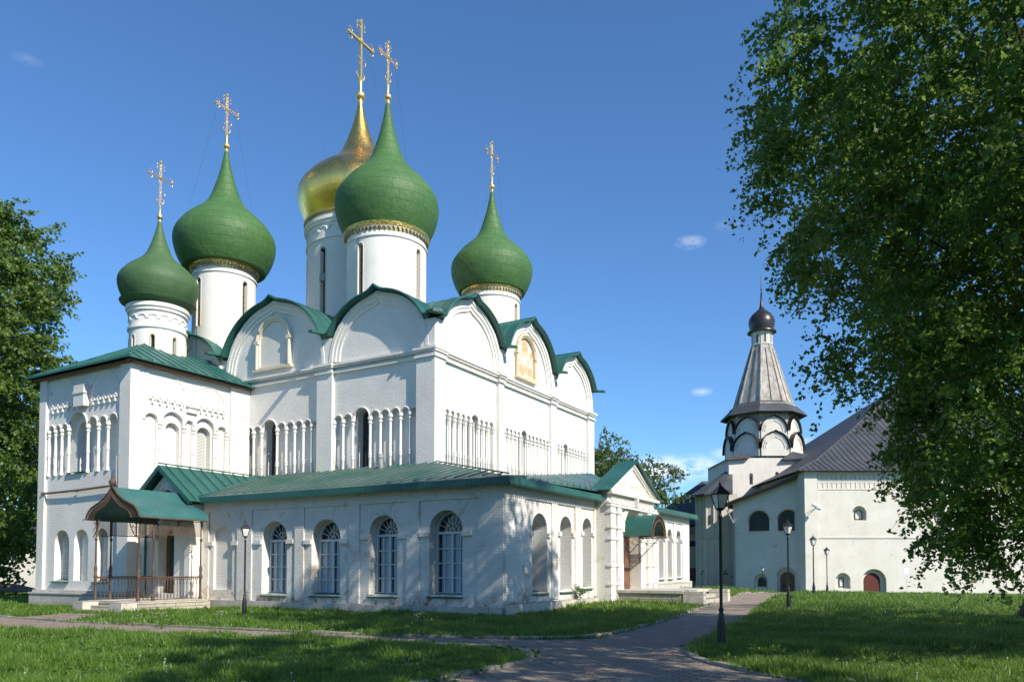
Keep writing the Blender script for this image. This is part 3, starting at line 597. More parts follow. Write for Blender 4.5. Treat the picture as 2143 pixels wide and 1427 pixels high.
def cross(cx, cy, z0, zt, half, th=.045, br=.2, plain=False):
    H = zt-z0; mb = MB(); tip = z0+H
    mb.lathe([(.02, z0-.25), (br*.55, z0-.15), (br*.62, z0-.02), (br*.45, z0+.02), (br*.4, z0+br*.4), (br*.85, z0+br*.7), (br, z0+br*1.2), (br*.85, z0+br*1.75), (br*.35, z0+br*2.1), (br*.3, z0+br*2.4), (br*.42, z0+br*4.2), (br*.5, z0+br*4.4), (br*.3, z0+br*4.5), (.02, z0+br*4.5)], 16, (cx, cy, 0))
    base = mb.build('cross_ball', 'gilt', cath, True)
    zb = z0+br*4.4; za = zb+(zt-zb)*.66
    mb = MB(); q = th
    if plain:
        mb.box(cx-q, cx+q, cy-q, cy+q, zb, zt-.12); mb.box(cx-q*.9, cx+q*.9, cy-half, cy+half, za-q, za+q)
    else:
        for s_ in (-1, 1):
            mb.tube([(cx, cy+s_*q*1.3, zb), (cx, cy+s_*q*1.3, zt-.12)], q*.45, 6); mb.tube([(cx, cy-half, za+s_*q*1.3), (cx, cy+half, za+s_*q*1.3)], q*.45, 6)
        z = zb
        while z < zt-.2:
            mb.tube([(cx, cy-q*1.3, z), (cx, cy+q*1.3, z+.12)], q*.3, 5); z += .12
    def ball(y, z, r): mb.lathe([(.001, -r), (r*.7, -r*.7), (r, 0), (r*.7, r*.7), (.001, r)], 10, (cx, cy+y, z))
    ball(0, zt, .09 if not plain else .12); ball(0, za, q*2.6)
    def curl(y, z, r, a0, a1): mb.tube([(cx, cy+y+r*math.cos(a0+(a1-a0)*i/12), z+r*math.sin(a0+(a1-a0)*i/12)) for i in range(13)], q*.34, 5)
    c = half*.17
    for s_ in (-1, 1):
        for t in (-1, 1):
            curl(s_*half*.88, za+t*c, c, -t*PI/2, t*PI/2+ (PI*.3 if t > 0 else -PI*.3))
            curl(t*c, zt-.12-c*1.4+s_*c*.8, c*.9, 0, PI*1.5)
        ball(s_*half, za, q*1.7)
        curl(s_*half*.16, zb+.42, half*.16, -PI*.5, PI*.9*s_); curl(s_*half*.2, zb+(za-zb)*.5, half*.2, -PI*.6, PI*.6)
    mb.tube([(cx, cy+half*.33*math.cos(PI+PI*i/12), zb+.42+half*.33*math.sin(PI+PI*i/12)) for i in range(13)], q*.6, 6)
    for i in range(8):
        if plain: break
        a = PI/8+PI*i/4; mb.tube([(cx, cy+q*2*math.cos(a), za+q*2*math.sin(a)), (cx, cy+half*.42*math.cos(a), za+half*.42*math.sin(a))], q*.25, 4)
    mb.build('cross', 'gilt', cath, True); return za
def wires(cx, cy, za, half, rm, zd):
    for s_ in (-1, 1):
        mb = MB(); mb.tube([(cx, cy+s_*half*.8, za), (cx-.3*s_, cy+s_*rm*.93, zd)], .006, 4); mb.build('guy_wire', 'black', cath)
def band(cx, cy, R0, z, gilded=True):
    mb = MB(); mb.lathe([(R0+.02, z-.42), (R0+.04, z-.26), (R0+.16, z-.2), (R0+.2, z-.02), (R0+.1, z)], 64, (cx, cy, 0))
    if gilded: mb.build('gilded_band', 'band', cath, True)
    else: mb.build('dome_eave', 'domeold', cath, True)
    mb = MB(); n = 60                       # lace-like pendants
    for i in range(n):
        a = 2*PI*i/n; a2 = a+2*PI/n*.8; am = (a+a2)/2; r_ = R0+.13
        mb.add([(cx+r_*math.cos(t), cy+r_*math.sin(t), zz_) for t, zz_ in ((a, z-.22), (a2, z-.22), (am, z-.42))], [(0,1,2)])
    if gilded: mb.build('lace_fringe', 'grey', cath, fix=False)
    mb = MB(); mb.lathe([(R0, z-.72), (R0+.07, z-.7), (R0+.07, z-.62), (R0+.02, z-.6), (R0, z-.52)], 64, (cx, cy, 0)); mb.build('drum_moulding', 'drum', cath, True)
def frieze(cx, cy, R0, z, n=22):
    mb = MB(); mb.lathe([(R0, z-.35), (R0+.08, z-.33), (R0+.08, z-.22), (R0, z-.2)], 64, (cx, cy, 0)); mb.lathe([(R0, z+.55), (R0+.1, z+.58), (R0+.1, z+.7), (R0+.18, z+.75), (R0+.18, z+.95), (R0+.05, z+1.0)], 64, (cx, cy, 0))
    r_ = R0+.015; wd = 2*PI/n
    for i in range(n):
        a = wd*i; mb.tube([(cx+r_*math.cos(a+wd*.42*math.cos(t)), cy+r_*math.sin(a+wd*.42*math.cos(t)), z+.12+R0*wd*.42*math.sin(t)) for t in np.linspace(0, PI, 9)], .045, 5)
    mb.build('frieze', 'drum', cath, True)
for nm, cx, cy, rd, rm, zb, zrim, ztip, zcross, half in (
        ('se', -12.0, 8.2, 2.05, 2.72, 13, 18.95, 26.3, 29.5, .72), ('sw', -23.1, 7.0, 1.74, 2.86, 13, 19.05, 26.2, 29.5, .78), ('ne', -12.2, 19.05, 1.8, 2.66, 13, 19.5, 26.3, 29.5, .72)):
    drum(cx, cy, rd, zb, zrim-.1, (15.3, zrim-1.15), wh=.15); band(cx, cy, rd, zrim); dome(cx, cy, zrim-.06, ztip, rm, 'dome')
    za = cross(cx, cy, ztip, zcross, half); wires(cx, cy, za, half, rm, zrim+2.6)
cx, cy = -17.7, 12.5
drum(cx, cy, 3.08, 13, 22.4, (15.5, 20.0), nw=8, wh=.17); frieze(cx, cy, 3.08, 21.0, 28)
mb = MB(); mb.lathe([(3.1, 22.15), (3.3, 22.2), (3.3, 22.3), (2.9, 22.32)], 64, (cx, cy, 0)); mb.build('dome_eave', 'gold', cath, True)
dome(cx, cy, 22.3, 30.4, 3.72, 'gold', 64); za = cross(cx, cy, 30.4, 35.5, 1.1, .07, .3, True); wires(cx, cy, za, 1.1, 3.7, 25.5)
# grille box on the central drum window
mb = MB(); mb.box(cx-.2, cx+.2, cy-3.16, cy-2.9, 18.2, 18.6); mb.build('window_box', 'grey', cath)
cx, cy = -22.8, 2.55
drum(cx, cy, 1.38, 11.3, 15.5, (12.4, 13.55), nw=8, wh=.1); frieze(cx, cy, 1.38, 14.35, 16)
mb = MB(); mb.lathe([(1.4, 15.3), (1.55, 15.38), (1.85, 15.55), (1.88, 15.62), (1.3, 15.66)], 48, (cx, cy, 0)); mb.build('dome_eave', 'domeold', cath, True)
dome(cx, cy, 15.6, 20.25, 2.0, 'domeold'); cross(cx, cy, 20.15, 23.3, .68, .04, .16)

# ---------------- side chapel
CA = FA(-1.2); CB = FB(-19.2); zt = 11.3
low = [(-25.25, -23.99), (-23.58, -22.42), (-21.83, -20.84)]
ea = [-26.0, -25.27, -24.6, -23.9, -22.35, -21.55, -20.8, -20.1]
eA = [-25.95, -25.35, -24.8, -24.2, -22.6, -21.75, -21.0, -20.15]
mb = MB()
hA = arcade_outline(eA, 6.3, 8.55, None)
mb.panel([(-26.6, -.6), (-19.2, -.6), (-19.2, zt), (-26.6, zt)], [hA]+[arch(a, b, 1.08, 3.56-(b-a)/2) for a, b in low], CA, 0, .38)
mb.panel([(-26.05, 6.2), (-20.05, 6.2), (-20.05, 9.6), (-26.05, 9.6)], [arch(-24.0, -22.85, 6.45, 8.3)], CA, -.3, .3)
for a, b in low[1:2]: mb.prism(arch(a-.02, b+.02, 1.05, 3.56-(b-a)/2), CA, -.40, -.37)
mb.build('chapel_wall', 'wall', cath)
for a, b in (low[0], low[2], (-24.0, -22.85)):
    z0_, z1_ = (1.08, 3.56-(b-a)/2) if b < -23.9 and a > -25.3 and a != -24.0 or a > -22 else (6.45, 8.3)
    d = .37 if z0_ < 2 else .58
    wb = MB(); wb.prism(arch(a-.02, b+.02, z0_, z1_), CA, -d-.03, -d); wo = wb.build('window', 'bluewood', cath)
    lv = MB(); lv.prism(arch(a+.12, b-.12, z0_+.1, z1_), CA, -d+.002, -d+.03); lv.build('louvre', 'louvre', wo)
    sl_ = MB(); sl_.add([CA(a-.15, z0_-.1, .12), CA(b+.05, z0_-.1, .12), CA(b+.05, z0_+.06, -d), CA(a-.15, z0_+.06, -d)], [(0,1,2,3)]); sl_.build('sill', 'roof', wo, solid=.03)
# west-facing chapel wall
eB = [(-.55, .05), (.37, 1.46), (1.66, 2.0), (2.21, 3.28), (3.52, 4.0)]
mb = MB(); holes = [arch(a, b, 4.6 if True else 6.3, 8.95-(b-a)/2+(.25 if b-a > .8 else 0)) for a, b in eB]
mb.panel([(-1.2, -.6), (5.48, -.6), (5.48, zt), (-1.2, zt)], holes, CB, 0, .14)
for (a, b) in eB:
    if b-a < .8: mb.prism(arch(a-.01, b+.01, 4.58, 8.95-(b-a)/2), CB, -.16, -.13)
mb.panel([(.3, 4.55), (3.4, 4.55), (3.4, 9.4), (.3, 9.4)], [arch(.62, 1.4, 6.2, 8.35), arch(2.4, 3.2, 6.2, 8.4)], CB, -.14, .35)
mb.prism(arch(.6, 1.42, 6.18, 8.35), CB, -.46, -.42)
mb.build('chapel_wall', 'wall', cath)
wb = MB(); wb.prism(arch(2.38, 3.22, 6.2, 8.4), CB, -.5, -.46); wo = wb.build('window', 'bluewood', cath)
lv = MB(); lv.prism(arch(2.45, 3.15, 6.35, 8.4), CB, -.458, -.44); lv.build('louvre', 'louvre', wo)
hd = MB()
for a, b in eB: arctube(hd, (a+b)/2, (b-a)/2+.06, 8.95-(b-a)/2+(.25 if b-a > .8 else 0), CB, .03, .05, 14)
hd.build('arch_moulding', 'wall', cath, True); hd = MB()
for i in range(len(eA)-1): arctube(hd, (eA[i]+eA[i+1])/2, (eA[i+1]-eA[i])/2-.03, 8.55, CA, .03, .05, 12)
hd.build('arch_moulding', 'wall', cath, True)
mb = MB(); mb.lathe(colprof(2.3), 12); cc = mb.build('arcade_column', 'wall', cath, True); cc.location = (eA[0]+.03, -1.2, 6.28)
for u in eA[1:-1]: inst(cc, (u, -1.2, 6.28))
for y in (.21, 1.56, 2.1, 3.4, 4.1): inst(cc, (-19.2, y, 6.35))
for (a, b) in ((-26.62, -26.05), (-19.95, -19.15)):
    mb = MB(); mb.box(a, b, -1.34, -.9, .6, zt); mb.build('pilaster', 'wall', cath)
mb = MB(); mb.box(-19.5, -19.08, 4.25, 5.48, -.5, zt); mb.build('pilaster', 'wall', cath)
mb = MB()
for (c, r_) in ((-24.75, 1.18), (-21.35, 1.18)): arctube(mb, c, r_, 9.9, CA, .0, .045, 22)
for (c, r_) in ((.35, 1.35), (2.95, 1.1)):
    arctube(mb, c, r_, 9.75, CB, .0, .045, 22); arctube(mb, c, r_+.14, 9.75, CB, .0, .03, 22)
mb.build('blind_arch', 'wall', cath, True)
def zig(fr, u0, u1, z, n):
    mb = MB(); st = (u1-u0)/n
    for i in range(n):
        u = u0+st*(i+.5)
        mb.fbox(fr, u-.05, u+.05, z, z+.22, 0, .10); mb.fbox(fr, u-.16, u-.06, z+.2, z+.32, 0, .09); mb.fbox(fr, u+.06, u+.16, z+.2, z+.32, 0, .09); mb.fbox(fr, u-.04, u+.04, z+.34, z+.46, 0, .08)
    mb.build('brick_frieze', 'wall', cath)
zig(CA, -25.8, -23.6, 9.42, 5); zig(CA, -22.4, -20.2, 9.5, 5); zig(CB, -.4, 1.55, 9.45, 5); zig(CB, 2.3, 4.0, 9.45, 5)
mb = MB(); mb.fbox(CA, -23.4, -22.57, 9.5, 10.54, 0, .3); mb.fbox(CA, -23.45, -22.52, 10.1, 10.2, 0, .34); mb.fbox(CB, 1.65, 2.25, 9.35, 9.45, 0, .14); mb.fbox(CB, 1.62, 2.28, 9.62, 9.72, 0, .16); mb.fbox(CB, 1.7, 2.2, 9.45, 9.62, 0, .08); mb.pieces('bracket', 'wall', cath)
mb = MB()
for z0_, z1_, e_ in ((-.6, .42, .30), (.42, .5, .34), (.5, .62, .2)): mb.box(-26.6-e_, -19.1, -1.2-e_, -1.21, z0_, z1_); mb.box(-19.21, -19.2+e_, -1.2-e_, 0, z0_, z1_)
mb.box(-26.9, -26.58, -1.2, 4, -.6, .42); mb.build('plinth', 'plinth', cath)
mb = MB(); mb.box(-26.6, -26.5, -1.19, 5.5, -.6, zt); mb.build('chapel_wall', 'wall', cath)
# apse stub seen past the far corner
mb = MB(); mb.lathe([(2.6, -.6), (2.6, 8.9)], 20, (-26.0, 4.4, 0)); mb.build('apse_wall', 'wall', cath, True)
mb = MB(); mb.lathe([(3.0, 8.75), (3.0, 8.9), (.1, 10.4)], 20, (-26.0, 4.4, 0)); mb.build('apse_roof', 'roof', cath, True)
# chapel roof
a0, a1, b0, b1, ez = -27.15, -18.65, -1.75, 5.45, 11.32; ap = (-22.2, 1.4, 13.15); ar = (-22.2, 5.45, 13.15)
mb = MB(); q = [(a0, b0, ez), (a1, b0, ez), (a1, b1, ez), (a0, b1, ez)]
mb.add(q+[ap, ar], [(0,1,4), (1,2,5,4), (3,0,4,5)]); mb.add([(x, y, z-.07) for x, y, z in q+[ap, ar]], [(0,1,4), (1,2,5,4), (3,0,4,5)])
mb.add([q[0], q[1], q[2]]+[(x, y, z-.07) for x, y, z in q[:3]], [(0,1,4,3), (1,2,5,4)])
cr = mb.build('chapel_roof', 'roof', cath)
mb = MB(); n = 11
def seam(mb, p, q, h=.035):
    p = Vector(p); q = Vector(q); mb.tube([p+Vector((0, 0, h*.6)), q+Vector((0, 0, h*.6))], .028, 4)
for i in range(1, 12):
    y = b0+(b1-b0)*i/12
    t = min(1, (y-b0)/(ap[1]-b0)); top = (a1+(ap[0]-a1)*t, y, ez+(ap[2]-ez)*t); seam(mb, (a1, y, ez), top)
for i in range(1, 13):
    x = a0+(a1-a0)*i/13; t = (x-a0)/(ap[0]-a0) if x < ap[0] else (a1-x)/(a1-ap[0]); seam(mb, (x, b0, ez), (x, b0+(ap[1]-b0)*t, ez+(ap[2]-ez)*t))
for p, q_ in ((q[0], ap), (q[1], ap), (ap, ar)): seam(mb, p, q_, .05)
mb.build('seams', 'roof', cr)
mb = MB(); mb.box(-19.15, -18.85, -1.6, 5.4, ez-.18, ez-.071); mb.box(-26.9, -18.9, -1.5, -1.35, ez-.18, ez-.071); mb.build('eave_board', 'wood', cr)
# drain pipe across the chapel
mb = MB(); mb.tube([(-26.1, -1.34, 5.42), (-23, -1.36, 5.45), (-20.1, -1.36, 5.52), (-19.95, -1.5, 5.7)], .055, 8)
for x in (-26.1, -23.2, -20.2): mb.tube([(x-.06, -1.35, 5.43), (x+.06, -1.35, 5.45)], .085, 8)
mb.build('drain_pipe', 'gutter', cath, True)
mb = MB(); mb.tube([(-20.12, -1.32, 5.5), (-20.12, -1.32, 6.9)], .045, 8); mb.build('drain_pipe', 'grey', cath, True)

# ---------------- gallery
GA, GB = FA(0), FB(0)
wA = [(-11.91, -10.44, 3.65, .62), (-9.05, -7.51, 3.64, .62), (-6.04, -4.65, 3.7, .68), (-3.19, -1.72, 3.78, .72)]
blindA = (-14.95, -13.75, 3.5, .75)
wBl = [(2.03, 3.22, 3.74, .78), (4.34, 5.38, 3.76, .82), (6.45, 7.35, 3.8, .88)]
wBr = [(15.0, 15.7, 3.83, 1.15), (16.0, 16.75, 3.83, 1.15), (17.42, 18.16, 3.83, 1.18), (19.0, 19.73, 3.82, 1.2)]
GH = 4.72
def gwin(a, b, top, sill, fr, dep=.5, blue=True):
    """arched window: frame > glazing bars, curtain panes, sill"""
    r_ = (b-a)/2; zs = top-r_; c = (a+b)/2; a, b = a+.03, b-.03; fw = .07
    i0, i1 = a+fw, b-fw; mb = MB()
    mb.panel(arch(a, b, sill, zs), [arch(i0, i1, sill+fw, zs)], fr, -dep+.10, .10, .10); mb.fbox(fr, i0, i1, zs-.12, zs-.02, -dep+.005, -dep+.09)
    mb.fbox(fr, c-.05, c+.05, sill+fw, zs-.12, -dep+.004, -dep+.088)
    for q in range(1, 4): z = sill+fw+(zs-.12-sill-fw)*q/4; mb.fbox(fr, i0, c-.05, z-.02, z+.02, -dep+.003, -dep+.07); mb.fbox(fr, c+.05, i1, z-.02, z+.02, -dep+.003, -dep+.07)
    for u in ((i0+c-.05)/2, (i1+c+.05)/2): mb.fbox(fr, u-.018, u+.018, sill+fw, zs-.12, -dep+.006, -dep+.066)
    rr_ = (i1-i0)/2
    for q in range(1, 8):
        t = PI*q/8; rin = .42 if q % 2 else .16
        p0 = (c+rr_*rin*math.cos(t), zs+rr_*rin*math.sin(t)); p1 = (c+rr_*math.cos(t), zs+rr_*math.sin(t)); mb.tube([fr(p0[0], p0[1], -dep+.05), fr(p1[0], p1[1], -dep+.05)], .016, 4)
    arctube(mb, c, rr_*.42, zs, fr, -dep+.05, .016, 12); arctube(mb, c, rr_*.14, zs, fr, -dep+.05, .03, 8)
    wo = mb.build('window', 'bluewood', cath)
    gl = MB(); gl.prism(arch(i0-.02, i1+.02, sill+fw-.02, zs), fr, -dep-.02, -dep); gl.build('pane', 'glass', wo)
    cu = MB(); zz_ = sill+fw
    rr2 = random.Random(int(a*100))
    for (p, q) in ((i0+.02, c-.08), (c+.08, i1-.02)):
        wdt = (q-p)*rr2.uniform(.78, 1.0); cu.fbox(fr, q-wdt, q, sill+fw, zs-.15, -dep+.0005, -dep+.0022)
    cu.build('curtain', 'curtain', wo)
    sl_ = MB(); sl_.add([fr(a-.1, sill-.1, .1), fr(b+.06, sill-.1, .1), fr(b-.02, sill+.05, -dep+.1), fr(a+.0, sill+.05, -dep+.1)], [(0,1,2,3)]); sl_.build('sill', 'roof', wo, solid=.03)
mb = MB(); hs = [arch(a, b, s_, t-(b-a)/2) for a, b, t, s_ in wA]+[arch(blindA[0], blindA[1], blindA[3], blindA[2]-.6)]
mb.panel([(-15.65, -.8), (0, -.8), (0, GH), (-15.65, GH)], hs, GA, 0, .55)
mb.prism(arch(blindA[0]-.01, blindA[1]+.01, blindA[3]-.01, blindA[2]-.6), GA, -.22, -.12)
hs = [arch(a, b, s_, t-(b-a)/2) for a, b, t, s_ in wBl+wBr[1:]]
mb.panel([(0, -.8), (7.9, -.8), (7.9, GH), (0, GH)], hs[:3], GB, 0, .75); mb.panel([(13.5, -.8), (21.2, -.8), (21.2, GH), (13.5, GH)], hs[3:], GB, 0, .75)
mb.box(-7, -.01, 21.15, 21.25, -.8, GH); mb.build('gallery_wall', 'gallery', cath)
mb = MB(); mb.box(-15.6, -.9, .9, 1.0, -.5, GH); mb.box(-1.0, -.9, 1.0, 21, -.5, GH); mb.build('inner_wall', 'glass', cath)
for w_ in wA: gwin(*w_, GA)
for w_ in wBl+wBr[1:]: gwin(*w_, GB, .72)
# shallow raised piers, imposts and lintel lines between windows
mb = MB()
def pier(fr, a, b, z0, z1, w_=.055): mb.fbox(fr, a, b, z0, z1, .001, w_)
for a, b in ((-15.62, -15.25), (-13.4, -12.5), (-9.95, -9.45), (-7.0, -6.5), (-4.2, -3.62), (-1.05, -.0)): pier(GA, a, b, .32, 4.15)
for a, b in ((-.0, 1.5), (3.55, 4.05), (5.65, 6.2), (7.55, 7.9), (13.6, 14.3), (15.2, 15.8), (16.95, 17.2), (18.4, 18.75), (19.95, 21.2)): pier(GB, a, b, .5, 4.2)
mb.fbox(GA, -15.6, 0.05, 4.15, 4.7, .001, .06); mb.fbox(GB, -.02, 7.9, 4.2, 4.7, .001, .06); mb.fbox(GB, 13.5, 21.2, 4.2, 4.7, .001, .06)
for (a, b, t, s_) in wA+[blindA]:
    z = t-(b-a)/2-.22
    mb.fbox(GA, a-.40, a, z, z+.17, .0, .085); mb.fbox(GA, b, b+.40, z, z+.17, .0, .085)
for (a, b, t, s_) in wBl+wBr:
    z = t-(b-a)/2-.3; mb.fbox(GB, a-.22, a, z, z+.16, 0, .085); mb.fbox(GB, b, b+.22, z, z+.16, 0, .085)
mb.pieces('pier', 'gallery', cath)
mb = MB(); mb.box(-15.7, .14, -.14, -.001, -.8, .30); mb.box(.0, .16, -.14, 7.75, -.8, .42); mb.box(0, .16, 13.5, 21.35, -.5, .95); mb.pieces('plinth', 'plinth', cath)
# roofs
wt = 6.48
mb = MB(); e = (-.45, .45); EZ = 4.80
P_ = [(-15.2, e[0], EZ), (e[1], e[0], EZ), (-6.9, WA+.02, wt), (-19.2, WA+.02, wt), (-19.2, e[0]+2.0, EZ+.55)]
mb.sheet([[P_[0], P_[1]], [(-17, 2.2, 5.55), P_[2]], ]) if False else None
mb.add([(-19.1, e[0], EZ), P_[1], P_[2], (-19.1, WA+.02, wt)], [(0,1,2,3)])
hipc = P_[2]
E0 = (e[1], e[0], EZ)
mb.add([E0, (e[1], 21.6, EZ), (-6.9, 21.6, wt-.1), hipc], [(0,1,2,3)])
mb.add([(e[1], 21.6, EZ), (-6.9, 21.6, wt-.1), (-6.9, 21.6, EZ)], [(0,1,2)])
mb.build('gallery_roof', 'roofw', cath, solid=.05)
# raised saddle between the corner hip and the west gable
mb = MB(); S0, S1, S2, S3 = (e[1]-.02, .7, EZ+.02), (e[1]-.15, 7.35, EZ+.2), (-3.2, 14.6, 6.75), (-3.2, 7.6, 5.9)
mb.add([S0, S1, S2, S3, (-6.9, 14.6, 6.5), (-6.9, 7.6, 6.2)], [(0,1,2,3),(3,2,4,5)])
mb.add([S0, S3, (-3.2, 7.6, 5.3)], [(0,1,2)]); mb.add([S3, (-6.9, 7.6, 6.2), (-6.9, 7.6, 5.8), (-3.2, 7.6, 5.3)], [(0,1,2,3)])
mb.add([S1, S2, (-.08, 13.9, 5.06)], [(0,1,2)]); mb.add([S2, (-6.9, 14.6, 6.5), (-6.9, 14.6, 5.6), (-3.2, 14.6, 5.4)], [(0,1,2,3)])
mb.build('saddle_roof', 'roofw', cath, solid=.04)
mb = MB()
for i in range(32):
    x = -18.6+i*.6
    t = 1 if x < -6.9 else (e[1]-x)/(e[1]+6.9); ytop = e[0]+(WA-e[0])*t; seam(mb, (x, e[0], EZ+.05), (x, ytop, EZ+.05+(wt-EZ)*t))
for i in range(11):
    t0 = i/11; seam(mb, Vector(S0).lerp(Vector(S1), t0)+Vector((0, 0, .02)), Vector(S3).lerp(Vector(S2), t0)+Vector((0, 0, .02)))
seam(mb, (e[1], e[0], EZ+.05), (-6.9, WA, wt+.05), .06)
mb.build('seams', 'roofw', cath)
# fascia with lace valance
mb = MB(); mb.box(-15.3, e[1]-.02, e[0]-.02, e[0]+.02, EZ-.2, EZ+.0); mb.box(e[1]-.03, e[1]+.03, e[0]-.02, 7.8, EZ-.2, EZ); mb.box(e[1]-.03, e[1]+.03, 13.6, 21.6, EZ-.2, EZ); mb.pieces('fascia', 'roof', cath)
mb = MB(); y = -15.3
def drop(p, q, z, h=.13):
    m = (Vector(p)+Vector(q))/2; mb.add([(p[0], p[1], z), (q[0], q[1], z), (q[0]*.75+p[0]*.25, q[1]*.75+p[1]*.25, z-h*.6), (m.x, m.y, z-h), (q[0]*.25+p[0]*.75, q[1]*.25+p[1]*.75, z-h*.6)], [(0,1,2,3,4)])
while y < .35: drop((y, e[0]-.021), (y+.13, e[0]-.021), EZ-.2); y += .15
mb.build('lace_valance', 'roof', cath, fix=False); mb = MB()
y = -.4
while y < 21.5:
    if y < 7.7 or y > 13.7: drop((e[1]+.031, y), (e[1]+.031, y+.13), EZ-.2)
    y += .15
mb.build('lace_valance', 'roof', cath, fix=False)
mb = MB(); mb.box(-15.3, .4, -.42, -.001, EZ-.06, EZ-.02); mb.box(.001, .42, -.42, 21.5, EZ-.062, EZ-.022); mb.pieces('soffit', 'wood', cath)
mb = MB(); mb.tube([(-9.2, 4.5, 6.0), (-9.25, 4.45, 6.85)], .12, 12); mb.tube([(-9.24, 4.46, 6.72), (-9.25, 4.45, 6.9)], .15, 12); mb.build('vent_pipe', 'grey', cath, True)

# ---------------- south vestibule (behind the iron porch)
VF = FA(-.6); vc = -17.45
mb = MB()
mb.panel([(-19.19, -.6), (-15.65, -.6), (-15.65, 4.55), (vc, 6.05), (-19.19, 4.65)], [arch(-18.0, -16.85, .55, 2.95), arch(vc-.5, vc+.5, 4.2, 4.75)], VF, 0, .5)
mb.box(-15.66, -15.65, -.6, .0, -.6, 4.5); mb.build('vestibule_wall', 'portal', cath)
mb = MB(); arctube(mb, vc, .65, 4.75, VF, .02, .07, 16); arctube(mb, vc, .85, 4.75, VF, .02, .05, 16); mb.fbox(VF, -15.95, -15.6, -.5, 4.3, 0, .14); mb.fbox(VF, -19.1, -18.75, -.5, 4.3, 0, .14); mb.fbox(VF, -18.9, -18.0, 2.9, 3.05, 0, .1); mb.build('vestibule_trim', 'portal', cath, True)
mb = MB(); mb.prism(arch(-18.0, -16.85, .5, 2.95), VF, -.5, -.44); dr = mb.build('door', 'wood', cath)
mb = MB(); mb.prism(arch(-17.75, -17.3, 1.3, 2.9, 8), VF, -.438, -.42); mb.prism(arch(-17.2, -17.02, 1.3, 2.9, 8), VF, -.438, -.42); mb.build('pane', 'glass', dr)
mb = MB(); mb.tube([VF(-17.26, 1.25, -.38), VF(-17.26, 1.6, -.38)], .02, 6); mb.build('handle', 'gold', dr)
mb = MB(); mb.prism(arch(vc-.5, vc+.5, 4.15, 4.75), VF, -.52, -.48); mb.build('attic_window', 'glass', cath)
mb = MB(); rz_ = 6.32
A_ = [(-19.2, -1.05, 4.95), (vc, -1.05, rz_), (-15.25, -1.05, 4.62)]; B_ = [(-19.2, 5.4, 4.95), (vc, 5.4, rz_), (-15.25, 5.4, 4.62)]
mb.sheet([A_, B_]); mb.build('vestibule_roof', 'roof', cath, solid=.05)
mb = MB()
for i in range(8): y = -.7+i*.62; seam(mb, (vc, y, rz_+.05), (-15.25, y, 4.68))
seam(mb, (vc, -1.05, rz_+.05), (vc, 5, rz_+.05), .06); mb.build('seams', 'roof', cath)
mb = MB()
for k_ in range(2):
    p, q = (Vector(A_[1]), Vector(A_[2])) if k_ else (Vector(A_[1]), Vector(A_[0])); n = 18
    for i in range(n):
        a = p.lerp(q, i/n); b = p.lerp(q, (i+.9)/n); m = p.lerp(q, (i+.45)/n); mb.add([tuple(a+Vector((0,-.01,0))), tuple(b+Vector((0,-.01,0))), tuple(b+Vector((0,-.01,-.16))), tuple(m+Vector((0,-.01,-.32))), tuple(a+Vector((0,-.01,-.16)))], [(0,1,2,3,4)])
mb.build('bargeboard', 'roof', cath, fix=False)

# ---------------- west portal with gable and awning
PF = FB(.6); pc = 10.65; p0, p1 = 7.7, 13.6
mb = MB(); oa, ob = 9.55, 11.75
mb.panel([(p0, -.5), (p1, -.5), (p1, 5.0), (p0, 5.0)], [arch(oa, ob, .7, 3.3)], PF, 0, .6)
mb.box(0, .6, p0-.001, p0, -.5, 5.0); mb.box(0, .6, p1, p1+.001, -.5, 5.0)
mb.prism([(p0-.25, 5.0), (p1+.25, 5.0), (pc, 6.55)], FB(.45), -.3, .15)
mb.build('portal_wall', 'portal', cath)
mb = MB()
for a, b in ((p0, p0+.55), (p0+.75, p0+1.25), (p1-1.25, p1-.75), (p1-.55, p1)):
    mb.fbox(PF, a, b, -.5, 4.35, 0, .16)
    for z in (.95, 1.75, 2.9, 3.4, 4.05): mb.fbox(PF, a-.04, b+.04, z, z+.08, 0, .20)
    for z in (1.15, 2.0): mb.fbox(PF, a+.12, b-.12, z, z+.5, .16, .2)
for z, h, w_ in ((4.35, .1, .2), (4.5, .06, .14), (4.9, .12, .26)): mb.fbox(PF, p0-.1, p1+.1, z, z+h, 0, w_)
u = p0+.3
while u < p1-.3:
    mb.fbox(PF, u, u+.09, 4.62, 4.84, 0, .09); 
    if abs(u-pc) < 1.7: mb.fbox(PF, u, u+.06, 5.35, 5.5, 0, .07)
    u += .19
mb.fbox(PF, pc-.07, pc+.07, 4.5, 5.05, .0, .3)
for r_ in (1.2, 1.38): arctube(mb, pc, r_, 3.3, PF, .03, .06, 20)
for s_ in (-1, 1): 
    a = Vector((0, pc, 6.6)); b = Vector((0, pc+s_*3.05, 5.12))
    mb.tube([(.66, a.y, a.z-.12), (.66, b.y, b.z-.02)], .07, 6); mb.tube([(.64, a.y, a.z-.3), (.64, b.y-s_*.3, b.z-.05)], .045, 6)
mb.build('portal_trim', 'portal', cath)
mb = MB(); mb.prism(arch(oa, ob, .65, 3.3), PF, -.62, -.56); dr = mb.build('door', 'wood', cath)
mb = MB(); 
for a, b in ((oa+.15, pc-.08), (pc+.08, ob-.15)):
    for z0_, z1_ in ((.9, 1.5), (1.65, 2.4), (2.5, 3.2)): mb.fbox(PF, a, b, z0_, z1_, -.558, -.53)
mb.build('door_panels', 'wood', dr)
mb = MB(); mb.tube([PF(pc+.08, 1.6, -.5), PF(pc+.08, 1.95, -.5)], .02, 6); mb.build('handle', 'gold', dr)
